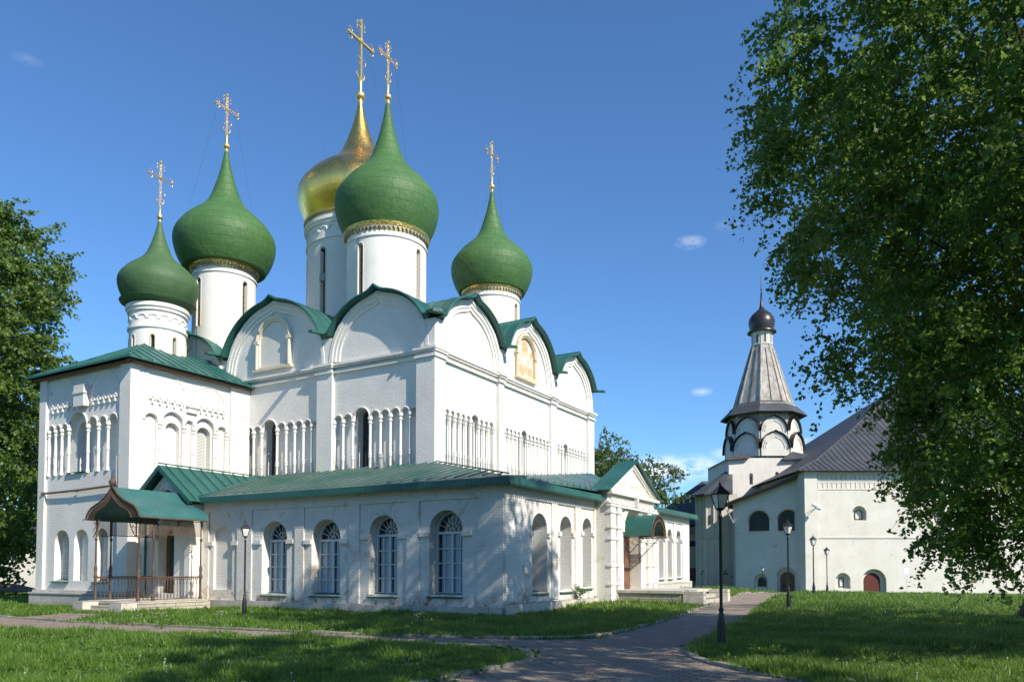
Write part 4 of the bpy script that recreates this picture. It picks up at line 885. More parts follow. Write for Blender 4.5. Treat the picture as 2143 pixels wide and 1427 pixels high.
mb = MB(); mb.sheet([[(.88, p0-.4, 5.02), (.88, pc, 6.66), (.88, p1+.4, 5.02)], [(-.1, p0-.4, 5.02), (-.1, pc, 6.66), (-.1, p1+.4, 5.02)]])
mb.build('gable_roof', 'roof', cath, solid=.05)
mb = MB(); mb.box(-1.2, .3, p0-.3, p0-.28, 4.6, 5.03); mb.add([(-.08, p0-.4, 4.9), (-.08, pc, 6.6), (-.08, p1+.4, 4.9)], [(0,1,2)]); mb.build('gable_cheek', 'roof', cath)
# barrel awning
mb = MB(); r_ = .98; n = 16
ac = 10.45; arc = [(ac+r_*math.cos(PI*i/n), 3.12+r_*math.sin(PI*i/n)) for i in range(n+1)]
mb.sheet([[(.62, u, z) for u, z in arc], [(1.95, u, z) for u, z in arc]]); aw = mb.build('awning', 'roof', cath, True, solid=.03)
mb = MB(); 
for rr_ in (.96, .72): mb.tube([(1.93, ac+rr_*math.cos(PI*i/n), 3.1+rr_*math.sin(PI*i/n)) for i in range(n+1)], .035, 6)
for i in range(0, n+1): mb.tube([(1.93, ac+.72*math.cos(PI*i/n), 3.1+.72*math.sin(PI*i/n)), (1.93, ac+.96*math.cos(PI*(i+.5)/n), 3.1+.96*math.sin(PI*(i+.5)/n))], .02, 5)
mb.box(1.88, 1.98, ac-1, ac+1, 3.06, 3.12); mb.build('awning_arch', 'iron', aw, True)
for s_ in (-1, 1):
    mb = MB(); y = ac+s_*.93
    mb.tube([(.62, y, 3.08), (1.95, y, 3.08)], .025, 6); mb.tube([(.64, y, 1.9), (.64, y, 3.1)], .025, 6)
    mb.tube([(.64+.95*math.sin(t), y, 3.05-.95*(1-math.sin(t))-.0*t) for t in np.linspace(0, PI/2, 12)], .02, 6)
    for q in range(4): cxx, czz, rr_ = (.85, 2.75, .16) if q == 0 else (1.15, 2.85, .13) if q == 1 else (.8, 2.4, .12) if q == 2 else (1.45, 2.93, .1); mb.tube([(cxx+rr_*math.cos(t), y, czz+rr_*math.sin(t)) for t in np.linspace(0, 5.5, 14)], .013, 5)
    for q in range(10): mb.tube([(.7+q*.13, y, 3.08), (.76+q*.13, y, 2.98), (.82+q*.13, y, 3.08)], .009, 4)
    mb.build('awning_bracket', 'iron', aw, True)
# stone landing and steps in front of the portal
lx, ly = 1.0, 8.5
mb = MB(); L0 = L2W(2.2, 10.5); tz = .74
lo = empty('stone_landing', (L0.x, L0.y, gzf(L0.x, L0.y)), TH, label='weathered stone landing with side steps below the white gabled portal', cat='steps')
off = (2.2, 10.5, gzf(L0.x, L0.y))
mb.box(.62, 3.55, 8.5, 12.9, -.4, tz-.12); mb.build('landing_wall', 'step', lo, off=off)
mb = MB(); mb.box(.62, 3.62, 8.44, 12.95, tz-.119, tz); mb.build('landing_slab', 'plinth', lo, off=off)
mb = MB(); mb.box(3.63, 4.5, 8.5, 8.85, -.3, tz-.02); mb.box(3.63, 4.5, 12.4, 12.8, -.3, tz-.02); mb.pieces('cheek_wall', 'plinth', lo, off=off)
for i in range(3):
    mb = MB(); mb.box(3.63, 4.5-.28*i, 8.86, 12.39, -.3+i*.001, .18+.17*i); mb.build('step', 'step', lo, off=off)

# ------------------------------------------------------------ iron porch in front of the vestibule
px0, px1, py0, py1, pz = -17.75, -14.5, -3.9, -.62, .36
L0 = L2W(-16.1, -2.2); G0 = gzf(L0.x, L0.y); off = (-16.1, -2.2, G0)
ter = empty('stone_porch_base', (L0.x, L0.y, G0), TH, label='low worn stone platform with two front steps under the rusty iron porch', cat='steps')
mb = MB(); mb.box(px0, px1, py0, py1+.1, -.6, pz-.1); mb.build('platform', 'step', ter, off=off)
mb = MB(); mb.box(px0-.03, px1+.03, py0-.03, py1, pz-.099, pz); mb.build('platform_slab', 'plinth', ter, off=off)
for i in range(2):
    mb = MB(); mb.box(-17.05, -15.25, py0-.35-.3*(1-i), py0-.031, -.5, .02+.15*i); mb.build('step', 'step', ter, off=off)
for a in (-17.75, -15.25):
    mb = MB(); mb.box(a, a+(.69 if a < -16 else .75), py0-.7, py0-.032, -.5, pz-.02); mb.build('cheek_wall', 'plinth', ter, off=off)
por = empty('iron_porch', (L0.x, L0.y, G0+.0), TH, label='rusty wrought iron porch with keel-arched front, lattice panels and teal sheet roof', cat='porch')
ye = 3.68
def post(x, y):
    mb = MB(); mb.lathe([(.075, pz), (.075, pz+.12), (.055, pz+.18), (.05, pz+.9), (.075, pz+.95), (.075, pz+1.02), (.05, pz+1.08), (.07, pz+1.3), (.04, pz+1.45), (.032, pz+2.45), (.06, pz+2.5), (.06, pz+2.56), (.03, pz+2.6), (.028, ye)], 10, (x, y, 0)); mb.build('post', 'iron', por, True, off=off)
xl, xr = -17.6, -14.72
for x in (xl, xr):
    for y in (-3.75, -3.1): post(x, y)
post(xr, -.85); 
def lattice(name, u0, u1, z0, z1, fr, st=.125, mat='iron', rod=.012):
    mb = MB(); W = u1-u0; H = z1-z0
    mb.fbox(fr, u0, u1, z0, z0+.03, -.012, .012); mb.fbox(fr, u0, u1, z1-.03, z1, -.012, .012); mb.fbox(fr, u0, u0+.025, z0, z1, -.012, .012); mb.fbox(fr, u1-.025, u1, z0, z1, -.012, .012)
    k_ = -H
    while k_ < W:
        a = max(0, k_); b = min(W, k_+H)
        if b-a > .02:
            mb.tube([fr(u0+a, z0+(a-k_), 0), fr(u0+b, z0+(b-k_), 0)], rod, 4); mb.tube([fr(u0+a, z1-(a-k_), 0), fr(u0+b, z1-(b-k_), 0)], rod, 4)
        k_ += st
    mb.build(name, mat, por, off=off)
for x in (xl, xr):
    fr = lambda u, v, w_, x=x: (x+w_, u, v)
    lattice('lattice_panel', -3.72, -3.13, 3.0, ye, fr); lattice('lattice_panel', -3.07, -1.95, 3.05, ye, fr); lattice('lattice_panel', -1.95, -.85, 3.05, ye, fr)
def rail(p, q):
    mb = MB(); p = Vector(p); q = Vector(q); n = max(2, int((q-p).length/.15))
    mb.tube([p+Vector((0,0,.95)), q+Vector((0,0,.95))], .035, 6); mb.tube([p+Vector((0,0,.88)), q+Vector((0,0,.88))], .015, 5); mb.tube([p+Vector((0,0,.06)), q+Vector((0,0,.06))], .018, 5)
    for i in range(1, n):
        b = p.lerp(q, i/n); mb.lathe([(.012, .06), (.02, .2), (.012, .35), (.012, .6), (.022, .7), (.012, .8), (.02, .88)], 6, tuple(b))
    for i in range(int((q-p).length/.1)):
        b = p.lerp(q, (i+.5)*.1/(q-p).length); mb.tube([b+Vector((0,0,.95)), b+Vector((0,0,.80))], .012, 4)
    mb.build('railing', 'iron', por, True, off=off)
rail((xl, -3.7, pz), (xl, -3.15, pz)); rail((xl, -3.05, pz), (xl, -1.2, pz)); rail((xr, -3.7, pz), (xr, -3.15, pz)); rail((xr, -3.05, pz), (xr, -.75, pz))
cxp = (xl+xr)/2; hw = 1.75
def ogee(t):    # t 0 at eave .. 1 at ridge -> (half width, height)
    pts = [(1.0, 0), (.97, .12), (.9, .24), (.78, .36), (.62, .45), (.46, .53), (.32, .63), (.2, .75), (.1, .88), (0, 1.02)]
    x = t*(len(pts)-1); i = min(int(x), len(pts)-2); f = x-i; return tuple(a*(1-f)+b*f for a, b in zip(pts[i], pts[i+1]))
og = [ogee(i/24) for i in range(25)]; Hh = 1.25
full = [(cxp-w_*hw, ye+.03+h*Hh) for w_, h in og]+[(cxp+w_*hw, ye+.03+h*Hh) for w_, h in og[::-1][1:]]
mb = MB(); mb.sheet([[(u, -3.95, z) for u, z in full], [(u, -.7, z) for u, z in full]]); mb.build('sheet_roof', 'canopy', por, True, off=off, solid=.03)
# front keel arch with lattice
mb = MB(); fy = -4.0
ofs = lambda k_: [(cxp+(u-cxp)*k_, ye+.03+(z-ye-.03)*k_-(1-k_)*.1) for u, z in full]
F0, F1 = ofs(1.03), ofs(.74)
for L_, rr_ in ((F0, .04), (F1, .03)): mb.tube([(u, fy, z) for u, z in L_], rr_, 6)
N_ = len(full)
for i in range(0, N_-1):
    for d in (-2, 2):
        j = min(max(i+d, 0), N_-1); mb.tube([(F1[i][0], fy, F1[i][1]), (F0[j][0], fy, F0[j][1])], .011, 4)
for i in range(1, N_-1, 2):
    mb.tube([(F0[i][0], fy, F0[i][1]), (F0[i][0]+(F0[i][0]-cxp)*.03, fy, F0[i][1]+.11)], [.014, .002], 4)
for s_ in (-1, 1):  # spandrel scrolls down the posts
    mb.tube([(cxp+s_*(hw*.74-.45*(1-math.cos(t))*0-.0)+s_*.0-s_*.25*math.sin(t)*0, fy+.1, ye-.05) if False else (cxp+s_*(1.42-.42*math.sin(t)), fy+.1, 2.95+.75*t/1.57) for t in np.linspace(0, 1.57, 10)], .02, 6)
    for q, (du, dz_, rr_) in enumerate(((.12, .25, .1), (.22, .48, .12), (.1, .6, .08))): mb.tube([(cxp+s_*(1.42-du)+rr_*math.cos(t), fy+.1, 3.0+dz_+rr_*math.sin(t)) for t in np.linspace(0, 5.6, 14)], .012, 5)
mb.tube([(cxp-hw*1.15, fy, ye+.02), (cxp-hw*.98, fy, ye+.04)], .02, 5)
mb.lathe([(.02, 0), (.07, .05), (.13, .14), (.14, .22), (.1, .3), (.05, .34), (.06, .4), (.02, .5), (.004, .62)], 12, (cxp, fy, ye+Hh*1.06-.02)); mb.build('keel_arch', 'iron', por, True, off=off)
mb = MB()
for s_ in (-1, 1):
    mb.tube([(cxp+s_*hw, -4.0, ye+.02), (cxp+s_*hw, -.7, ye+.02)], .03, 6); y = -3.9
    while y < -.8: mb.tube([(cxp+s_*hw, y, ye+.04), (cxp+s_*(hw+.02), y, ye+.15)], [.013, .002], 4); y += .13
mb.build('eave_cresting', 'iron', por, off=off)
mb = MB(); mb.box(xl-.1, xr+.1, -3.9, -.75, ye-.03, ye+.0); mb.build('ceiling_frame', 'iron', por, off=off) if False else None
mb = MB(); mb.tube([(-18.55, -.85, .3), (-18.55, -.85, 5.0)], .055, 8)
for z in (1.2, 2.6, 3.9): mb.tube([(-18.55, -.85, z-.03), (-18.55, -.85, z+.03)], .075, 8)
dp = mb.build('downpipe', 'roof', cath, True)

# ------------------------------------------------------------ refectory church
def box_loc(o): return o
ref = empty('refectory_church', (30, 80, gzf(30, 80)), 0, label='cream white refectory church with grey hipped roof and tall tented bell-like tower, behind the lawn', cat='church')
RO = (30, 80, gzf(30, 80)); zg = -1.4
HD, AD, TD = 78.0, 86.0, 92.0
def PX(px, D): return (px-1071.5)/FPX*D
def PZ(py, D): return CAMH+(YH-py)/FPX*D
HF, AF = FA(HD), FA(AD)
hx0 = PX(1684, HD); eave = PZ(985, HD)
def parch(l, r_, t, b, D): return arch(PX(l, D), PX(r_, D), PZ(b, D), PZ(t, D)-(PX(r_, D)-PX(l, D))/2)
n1 = parch(1785, 1815, 1058, 1088, HD); n2 = parch(1748, 1779, 1198, 1231, HD); n3 = parch(1802, 1854, 1190, 1250, HD)
n4 = arch(PX(1950, HD), PX(1980, HD), PZ(1088, HD), PZ(1072, HD)); n5 = arch(PX(2110, HD), PX(2140, HD), PZ(1088, HD), PZ(1072, HD))
mb = MB(); mb.panel([(hx0, zg), (78, zg), (78, eave), (hx0, eave)], [n1, n2, n3, n4, n5], HF, 0, .55)
mb.box(hx0-.001, hx0, HD, 112, zg, eave); mb.box(78, 78.01, HD, 112, zg, eave)
for nn_ in (n1, n2, n3, n4, n5):
    xs_ = [p[0] for p in nn_]; zs_ = [p[1] for p in nn_]; mb.fbox(HF, min(xs_)-.1, max(xs_)+.1, min(zs_)-.1, max(zs_)+.1, -.6, -.55)
mb.build('hall_wall', 'refect', ref, off=RO)
def rwin(l, r_, t, b, D, dep, mat='wood', name='window'):
    fr = FA(D); wb = MB(); DD = D+dep; a = PX(l, DD); bb = PX(r_, DD); zb_, zs_ = PZ(b, DD), PZ(t, DD)-(bb-a)/2
    wb.panel(arch(a, bb, zb_, zs_), [arch(a+.09, bb-.09, zb_+.09, zs_)], fr, -dep+.06, .06, .06); wo = wb.build(name, 'brown', ref, off=RO)
    gl = MB(); gl.prism(arch(a+.05, bb-.05, zb_+.05, zs_), fr, -dep, -dep+.01); gl.build('pane', 'glassd', wo)
    gr = MB(); c = (a+bb)/2
    for u in (c-(bb-a)*.17, c+(bb-a)*.17): gr.fbox(fr, u-.02, u+.02, zb_, zs_+(bb-a)*.4, -dep+.012, -dep+.05)
    z = zb_+.25
    while z < zs_+.2: gr.fbox(fr, a, bb, z-.02, z+.02, -dep+.014, -dep+.048); z += .3
    if name == 'window' and bb-a < 1.5: gr.build('grille', 'black', wo)
rwin(1789, 1806, 1066, 1087, HD, .54); rwin(1754, 1765, 1207, 1228, HD, .54); rwin(1957, 1973, 1066, 1087, HD, .54); rwin(2117, 2133, 1066, 1087, HD, .54)
mb = MB(); mb.prism(parch(1807, 1841, 1198, 1250, HD+.5), HF, -.548, -.50); dr = mb.build('red_door', 'redwood', ref, off=RO)
mb = MB()
for i in range(1, 5): u = PX(1807, HD+.5)+(PX(1841, HD+.5)-PX(1807, HD+.5))*i/5; mb.fbox(HF, u-.012, u+.012, PZ(1246, HD), PZ(1210, HD), -.499, -.49)
mb.build('planks', 'redwood', dr)
mb = MB(); mb.fbox(HF, PX(1819, HD+.5), PX(1826, HD+.5), PZ(1214, HD), PZ(1207, HD), -.489, -.47); mb.build('notice', 'board', dr)
mb = MB(); px_ = PX(1684, HD); mb.fbox(HF, px_, PX(1711, HD), zg, eave-.02, 0, .22); mb.build('corner_pilaster', 'refect', ref, off=RO)
mb = MB(); mb.fbox(HF, PX(1711, HD), 78, PZ(1126, HD), PZ(1123, HD), 0, .07)
for z0_, z1_, w_ in ((PZ(992, HD), PZ(987, HD), .15), (PZ(1006, HD), PZ(1003, HD), .05), (PZ(1024, HD), PZ(1022, HD), .06)): mb.fbox(HF, PX(1711, HD), 78, z0_, z1_, 0, w_)
u = PX(1714, HD)
while u < 77:
    mb.fbox(HF, u, u+.12, PZ(1002, HD), PZ(993, HD), 0, .08); mb.fbox(HF, u+.02, u+.42, PZ(1010, HD), PZ(1008, HD), 0, .04); mb.fbox(HF, u, u+.1, PZ(1020, HD), PZ(1008, HD), 0, .05); u += .48
mb.build('frieze', 'refect', ref, off=RO)
# hall roof with flared eave
e0 = (hx0-.9, HD-.9, eave-.1); k1, k2 = 3.2, 19.5
def ring(k_, z): return [(hx0-.9+k_, HD-.9+k_, z), (79-k_, HD-.9+k_, z), (79-k_, 118-k_, z), (hx0-.9+k_, 118-k_, z)]
rg = [ring(0, eave-.05), ring(3.0, eave+1.35), ring(9.0, eave+5.2), ring(19.4, eave+12.6)]
mb = MB()
for a, b in zip(rg, rg[1:]):
    for i in range(4): mb.add([a[i], a[(i+1) % 4], b[(i+1) % 4], b[i]], [(0,1,2,3)])
mb.add(rg[0], [(0,1,2,3)]); hr = mb.build('hall_roof', 'dark', ref, off=RO)
mb = MB()
for i in range(1, 82):
    u = hx0-.9+.62*i; lim = min(u-(hx0-.9), 79-u)
    pts = [(u, HD-.9, eave-.05)]
    for kk, zz_ in ((3.0, eave+1.35), (9.0, eave+5.2), (19.4, eave+12.6)):
        if kk <= lim: pts.append((u, HD-.9+kk, zz_))
        else:
            pk, pz_ = (0, eave-.05) if len(pts) == 1 else ((3.0, eave+1.35) if len(pts) == 2 else (9.0, eave+5.2)); f = (lim-pk)/(kk-pk); pts.append((u, HD-.9+lim, pz_+(zz_-pz_)*f)); break
    mb.tube([(a, b, c+.03) for a, b, c in pts], .035, 4)
for kk, zz_ in ((9.0, eave+5.2), (12.6, eave+7.76)): mb.tube([(hx0-.9+kk, HD-.9+kk, zz_+.04), (79-kk, HD-.9+kk, zz_+.04)], .05, 4)
mb.tube([(a, b, c+.05) for a, b, c in [r__[0] for r__ in rg]], .07, 5); mb.build('seams', 'dark', hr, off=(0, 0, 0), fix=False).location = (-RO[0], -RO[1], -RO[2])
# annex wall, set obliquely to the hall
Ap, Bp = Vector((30.5, 79.9)), Vector((PX(1535, 84.3), 84.3)); At = (Ap-Bp).normalized(); An = Vector((At.y, -At.x))
def UA(px): k_ = (px-1071.5)/FPX; return (k_*Bp.y-Bp.x)/(At.x-k_*At.y)
def ZA(py, px): return PZ(py, Bp.y+UA(px)*At.y)
AF = lambda u, v, w_: (Bp.x+At.x*u+An.x*w_, Bp.y+At.y*u+An.y*w_, v)
def parchA(l, r_, t, b): m = (l+r_)/2; return arch(UA(l), UA(r_), ZA(b, m), ZA(t, m)-(UA(r_)-UA(l))/2)
w1 = parchA(1567, 1611, 1068, 1111); w2 = parchA(1628, 1672, 1066, 1110); d1 = parchA(1626, 1664, 1188, 1250); s1 = parchA(1577, 1606, 1200, 1232)
uE = UA(1684)+1.2
mb = MB(); mb.panel([(0, zg), (uE, zg), (uE, ZA(984, 1684)), (0, ZA(1048, 1535))], [w1, w2, d1, s1], AF, 0, .45)
for nn_ in (d1, s1):
    xs_ = [p[0] for p in nn_]; zs_ = [p[1] for p in nn_]; mb.fbox(AF, min(xs_)-.1, max(xs_)+.1, min(zs_)-.1, max(zs_)+.1, -.5, -.45)
mb.fbox(AF, 0, .01, zg, ZA(1050, 1535), -8, -.01); mb.build('annex_wall', 'refect', ref, off=RO)
def awin(l, r_, t, b, dep, name):
    m = (l+r_)/2; a = UA(l); bb = UA(r_); zb_, zs_ = ZA(b, m), ZA(t, m)-(bb-a)/2; wb = MB()
    wb.panel(arch(a, bb, zb_, zs_), [arch(a+.1, bb-.1, zb_+.1, zs_)], AF, -dep+.06, .06, .06); wo = wb.build(name, 'wood', ref, off=RO)
    gl = MB(); gl.prism(arch(a+.05, bb-.05, zb_+.05, zs_), AF, -dep, -dep+.01); gl.build('pane', 'glassd', wo, off=RO)
    if bb-a < 1.6:
        gr = MB(); c = (a+bb)/2
        for q in (-.3, 0, .3): gr.fbox(AF, c+q*(bb-a)-.018, c+q*(bb-a)+.018, zb_, zs_+(bb-a)*.4, -dep+.012, -dep+.05)
        z = zb_+.22
        while z < zs_+.2: gr.fbox(AF, a, bb, z-.018, z+.018, -dep+.014, -dep+.048); z += .26
        gr.build('grille', 'black', wo, off=RO)
awin(1568, 1610, 1069, 1110, .25, 'arched_window'); awin(1629, 1671, 1067, 1109, .25, 'arched_window'); awin(1583, 1600, 1207, 1227, .44, 'window')
mb = MB(); mb.prism(parchA(1630, 1660, 1196, 1250), AF, -.44, -.38); dr = mb.build('brown_door', 'wood', ref, off=RO)
mb = MB(); mb.fbox(AF, UA(1644.5), UA(1645.5), ZA(1246, 1645), ZA(1200, 1645), -.379, -.36); mb.fbox(AF, UA(1636), UA(1640), ZA(1228, 1640), ZA(1222, 1640), -.379, -.34); mb.build('door_fittings', 'black', dr, off=RO)
mb = MB()
for l, r_, t in ((1626, 1664, 1188), (1567, 1611, 1068), (1628, 1672, 1066)): hw_ = (UA(r_)-UA(l))/2; arctube(mb, (UA(l)+UA(r_))/2, hw_+.08, ZA(t, (l+r_)/2)-hw_, AF, .0, .07, 18)
mb.build('arch_trim', 'tan', ref, True, off=RO)
mb = MB(); mb.fbox(AF, 0, uE-1, ZA(1114, 1600), ZA(1112, 1600), 0, .05); mb.build('string_course', 'refect', ref, off=RO)
mb = MB(); mb.fbox(AF, UA(1619), UA(1626), ZA(1145, 1622), ZA(1139, 1622), 0, .08); mb.build('vent', 'tan', ref, off=RO)
rA = [(-.8, ZA(1054, 1526)), (uE+.6, ZA(978, 1684)), (uE+.6, ZA(978, 1684)-.2), (-.8, ZA(1054, 1526)-.2)]
mb = MB(); mb.prism(rA, AF, -9.5, .7); mb.build('annex_roof', 'dark', ref, off=RO)
mb = MB(); mb.prism([(rA[3][0], rA[3][1]-.01), (rA[2][0], rA[2][1]-.01), (rA[2][0], rA[2][1]-.25), (rA[3][0], rA[3][1]-.25)], AF, .55, .62); mb.prism([(rA[3][0], rA[3][1]-.01), (rA[2][0], rA[2][1]-.01), (rA[2][0], rA[2][1]-.06), (rA[3][0], rA[3][1]-.06)], AF, -9, .54)
mb.build('rake_board', 'wood', ref, off=RO)
mb = MB()
for i in range(10): mb.fbox(AF, -.75, -.02, rA[3][1]-.28, rA[3][1]-.08, -.6-i*.8, -.42-i*.8)
mb.build('rafter_ends', 'wood', ref, off=RO)
AD = 84.3
mb = MB(); mb.tube([(PX(1520, AD), AD-.4, PZ(1066, AD)), (PX(1525, AD), AD-.4, PZ(1078, AD)), (PX(1535, AD), AD-.2, PZ(1096, AD)), (PX(1536, AD), AD-.15, PZ(1230, AD))], .09, 8); mb.build('downpipe', 'grey', ref, True, off=RO)
for i, (fx, fy_) in enumerate(((1697, 1059), (1703, 1064))):
    mb = MB(); c = Vector((PX(fx, HD), HD-1.1, PZ(fy_, HD))); mb.tube([c+Vector((.25, -.1, -.08)), c-Vector((.25, .1, -.08))], [.2, .14], 10); mb.tube([c, (PX(1706, HD), HD-.2, PZ(1064, HD))], .03, 6); mb.build('floodlight', 'board', ref, True, off=RO)
# tower
tx0, tx1 = PX(1527, TD), PX(1697, TD); tt = PZ(957, TD); TF = FA(TD);  tcy = TD+(tx1-tx0)/2; hwT = (tx1-tx0)/2
sa = parch(1570, 1578, 989, 1013, TD); sb = parch(1624.5, 1632, 986, 1008, TD)
mb = MB(); mb.panel([(tx0, 3), (tx1, 3), (tx1, tt), (tx0, tt)], [sa, sb], TF, 0, .4); mb.box(tx0, tx0+.01, TD, TD+2*hwT, 3, tt); mb.box(tx1-.01, tx1, TD, TD+2*hwT, 3, tt); mb.fbox(TF, PX(1568, TD), PX(1636, TD), PZ(1015, TD), PZ(985, TD), -.42, -.4)
mb.build('tower_wall', 'refect', ref, off=RO)
rwin(1571.5, 1576.5, 996, 1012, TD, .39); rwin(1626, 1631, 993, 1007, TD, .39)
mb = MB()
def skirt(mb, x0, x1, y0, y1, z, ov, h, inset):
    a = [(x0-ov, y0-ov, z), (x1+ov, y0-ov, z), (x1+ov, y1+ov, z), (x0-ov, y1+ov, z)]; b = [(x0+inset, y0+inset, z+h), (x1-inset, y0+inset, z+h), (x1-inset, y1-inset, z+h), (x0+inset, y1-inset, z+h)]
    for i in range(4): mb.add([a[i], a[(i+1) % 4], b[(i+1) % 4], b[i]], [(0,1,2,3)])
    for i in range(4): mb.add([a[i], a[(i+1) % 4], (a[(i+1) % 4][0], a[(i+1) % 4][1], z-.12), (a[i][0], a[i][1], z-.12)], [(0,1,2,3)])
# corner eaves only (centre left open for the kokoshnik)
for sx, x0_, x1_ in ((0, tx0-.45, PX(1569, TD)), (1, PX(1638, TD), tx1+.45)):
    xm = PX(1551, TD) if sx == 0 else PX(1660, TD)
    mb.add([(x0_, TD-.6, tt-.15), (x1_, TD-.6, tt+.1), (xm+.3, TD+.4, tt+.85), (x0_, TD+2.5, tt-.1), (x1_, TD+1.2, tt+.5)], [(0,1,2), (0,2,3), (1,4,2)])
    mb.add([(x0_, TD-.6, tt-.15), (x1_, TD-.6, tt+.1), (x1_, TD-.6, tt-.08), (x0_, TD-.6, tt-.33)], [(0,1,2,3)]); mb.add([(x0_, TD-.58, tt-.33), (x1_, TD-.58, tt-.08), (x1_, TD, tt-.08), (x0_, TD, tt-.33)], [(0,1,2,3)])
mb.add([(tx0-.45, TD-.6, tt-.15), (tx0-.45, TD+2*hwT+.5, tt-.15), (tx0+1.2, TD+2*hwT, tt+.7), (tx0+1.2, TD+.8, tt+.7)], [(0,1,2,3)]); mb.add([(tx1+.45, TD-.6, tt-.15), (tx1+.45, TD+2*hwT+.5, tt-.15), (tx1-1.2, TD+2*hwT, tt+.7), (tx1-1.2, TD+.8, tt+.7)], [(0,1,2,3)])
mb.build('tower_eave', 'dark', ref, off=RO)
# two tiers of kokoshniks around an octagonal core
TC = TD+5.0; tcx = PX(1600, TC)
def oct_(r_, z, n=8, a0=PI/8): return [(tcx+r_*math.cos(a0+2*PI*i/n), TC+r_*math.sin(a0+2*PI*i/n), z) for i in range(n)]
mb = MB(); core = [oct_(4.35, tt-.2), oct_(4.3, PZ(925, TC)), oct_(4.2, PZ(893, TC)), oct_(4.15, PZ(852, TC))]
for a, b in zip(core, core[1:]):
    for i in range(8): mb.add([a[i], a[(i+1) % 8], b[(i+1) % 8], b[i]], [(0,1,2,3)])
mb.build('octagon', 'tentw', ref, off=RO)
def kok(tier, ang, w_, zb_, h, dist, dep=1.1):
    n = 18; c = Vector((tcx, TC, 0)); nrm = Vector((math.cos(ang), math.sin(ang), 0)); tg = Vector((-nrm.y, nrm.x, 0))
    fr = lambda u, v, d: tuple(c+nrm*(dist+d)+tg*u+Vector((0, 0, v)))
    mb = MB(); pts = [(w_/2*math.cos(PI*i/n), zb_+h*math.sin(PI*i/n)+.15*max(0, 1-abs(math.cos(PI*i/n))/.12)) for i in range(n+1)]
    mb.prism([(-w_/2, zb_-.9), (w_/2, zb_-.9)]+pts, fr, -dep, 0); o_ = mb.build('kokoshnik', 'refect', ref, off=RO)
    rf = MB(); ou = [(u*1.06, zb_+(v-zb_)*1.06+.05) for u, v in pts]
    rf.sheet([[fr(u, v, .3) for u, v in ou], [fr(u, v, -dep) for u, v in ou]]); rf.sheet([[fr(u, v, .3) for u, v in ou], [fr(u*.96, zb_+(v-zb_)*.96, .3) for u, v in ou]]); ro = rf.build('hood', 'brown', o_, True, off=RO); ro.matrix_parent_inverse = Matrix.Identity(4)
    tr_ = MB()
    for s2 in (.84, .7): tr_.tube([fr(u*s2, zb_+(v-zb_)*s2, .02) for u, v in pts], .06, 5)
    tr_.build('moulding', 'refect', o_, True, off=RO)
for i in range(8):
    a = PI/4*i; kok(1, a, 3.35, PZ(950, TC)+.1, 1.95, 4.45, 1.1); kok(2, a, 3.15, PZ(914, TC)+.1, 1.75, 4.1, 1.0)
mb = MB(); zo = [oct_(5.35, PZ(874, TC)), oct_(3.75, PZ(848, TC)), oct_(3.3, PZ(845, TC))]
for a, b in zip(zo, zo[1:]):
    for i in range(8): mb.add([a[i], a[(i+1) % 8], b[(i+1) % 8], b[i]], [(0,1,2,3)])
mb.build('skirt_roof', 'dark', ref, off=RO, solid=.1)
mb = MB(); r0 = 3.62; zt0, zt1 = PZ(850, TC), PZ(721, TC); nk = [oct_(r0, zt0), oct_(1.32, zt1)]
for i in range(8): mb.add([nk[0][i], nk[0][(i+1) % 8], nk[1][(i+1) % 8], nk[1][i]], [(0,1,2,3)])
te = mb.build('tent_spire', 'tentw', ref, off=RO)
mb = MB()
for i in range(8):
    p = Vector(nk[0][i]); q = Vector(nk[1][i]); mb.tube([p, q], [.13, .07], 6)
mb.build('tent_rib', 'tentw', te, off=(0,0,0)).location = (-RO[0], -RO[1], -RO[2])
mb = MB()
for i in range(8):
    p = (Vector(nk[0][i])+Vector(nk[0][(i+1) % 8]))/2; q = (Vector(nk[1][i])+Vector(nk[1][(i+1) % 8]))/2; d = (p-Vector((tcx, TC, p.z))).normalized()*.03; mb.tube([p+d, p.lerp(q, .93)+d], .06, 5)
mb.build('tent_groove', 'dark', te, off=(0,0,0)).location = (-RO[0], -RO[1], -RO[2])
mb = MB(); ne_ = [oct_(1.3, zt1), oct_(1.42, zt1+.1), oct_(1.3, zt1+.2), oct_(1.28, PZ(684, TC))]
for a, b in zip(ne_, ne_[1:]):
    for i in range(8): mb.add([a[i], a[(i+1) % 8], b[(i+1) % 8], b[i]], [(0,1,2,3)])
mb.build('neck', 'refect', ref, off=RO)
for i in range(8):
    a = PI/4*i; c = Vector((tcx, TC, 0)); nrm = Vector((math.cos(a), math.sin(a), 0)); tg = Vector((-nrm.y, nrm.x, 0)); fr = lambda u, v, d: tuple(c+nrm*(1.19+d)+tg*u+Vector((0, 0, v)))
    mb = MB(); mb.fbox(fr, -.12, .12, PZ(716, TC), PZ(699, TC), -.05, .02); wo = mb.build('slit_window', 'glassd', ref, off=RO)
    mb = MB(); 
    for s_ in (-1, 1): mb.fbox(fr, s_*.18-.05, s_*.18+.05, PZ(717, TC), PZ(698, TC), 0, .06)
    mb.build('window_frame', 'refect', wo, off=(0,0,0)).location = (-RO[0], -RO[1], -RO[2])
mb = MB(); zb_ = PZ(690, TC); prof = [(1.2, -.1), (1.8, -.12), (1.78, 0), (1.45, .12), (1.5, .4), (1.62, .9), (1.63, 1.3), (1.5, 1.8), (1.2, 2.25), (.85, 2.55), (.5, 2.85), (.3, 3.1), (.2, 3.45), (.12, 4.3), (.1, 5.0), (.13, 5.05), (.07, 5.15), (.055, 5.4), (.12, 5.5), (.05, 5.6), (.04, 7.3), (.002, 7.4)]
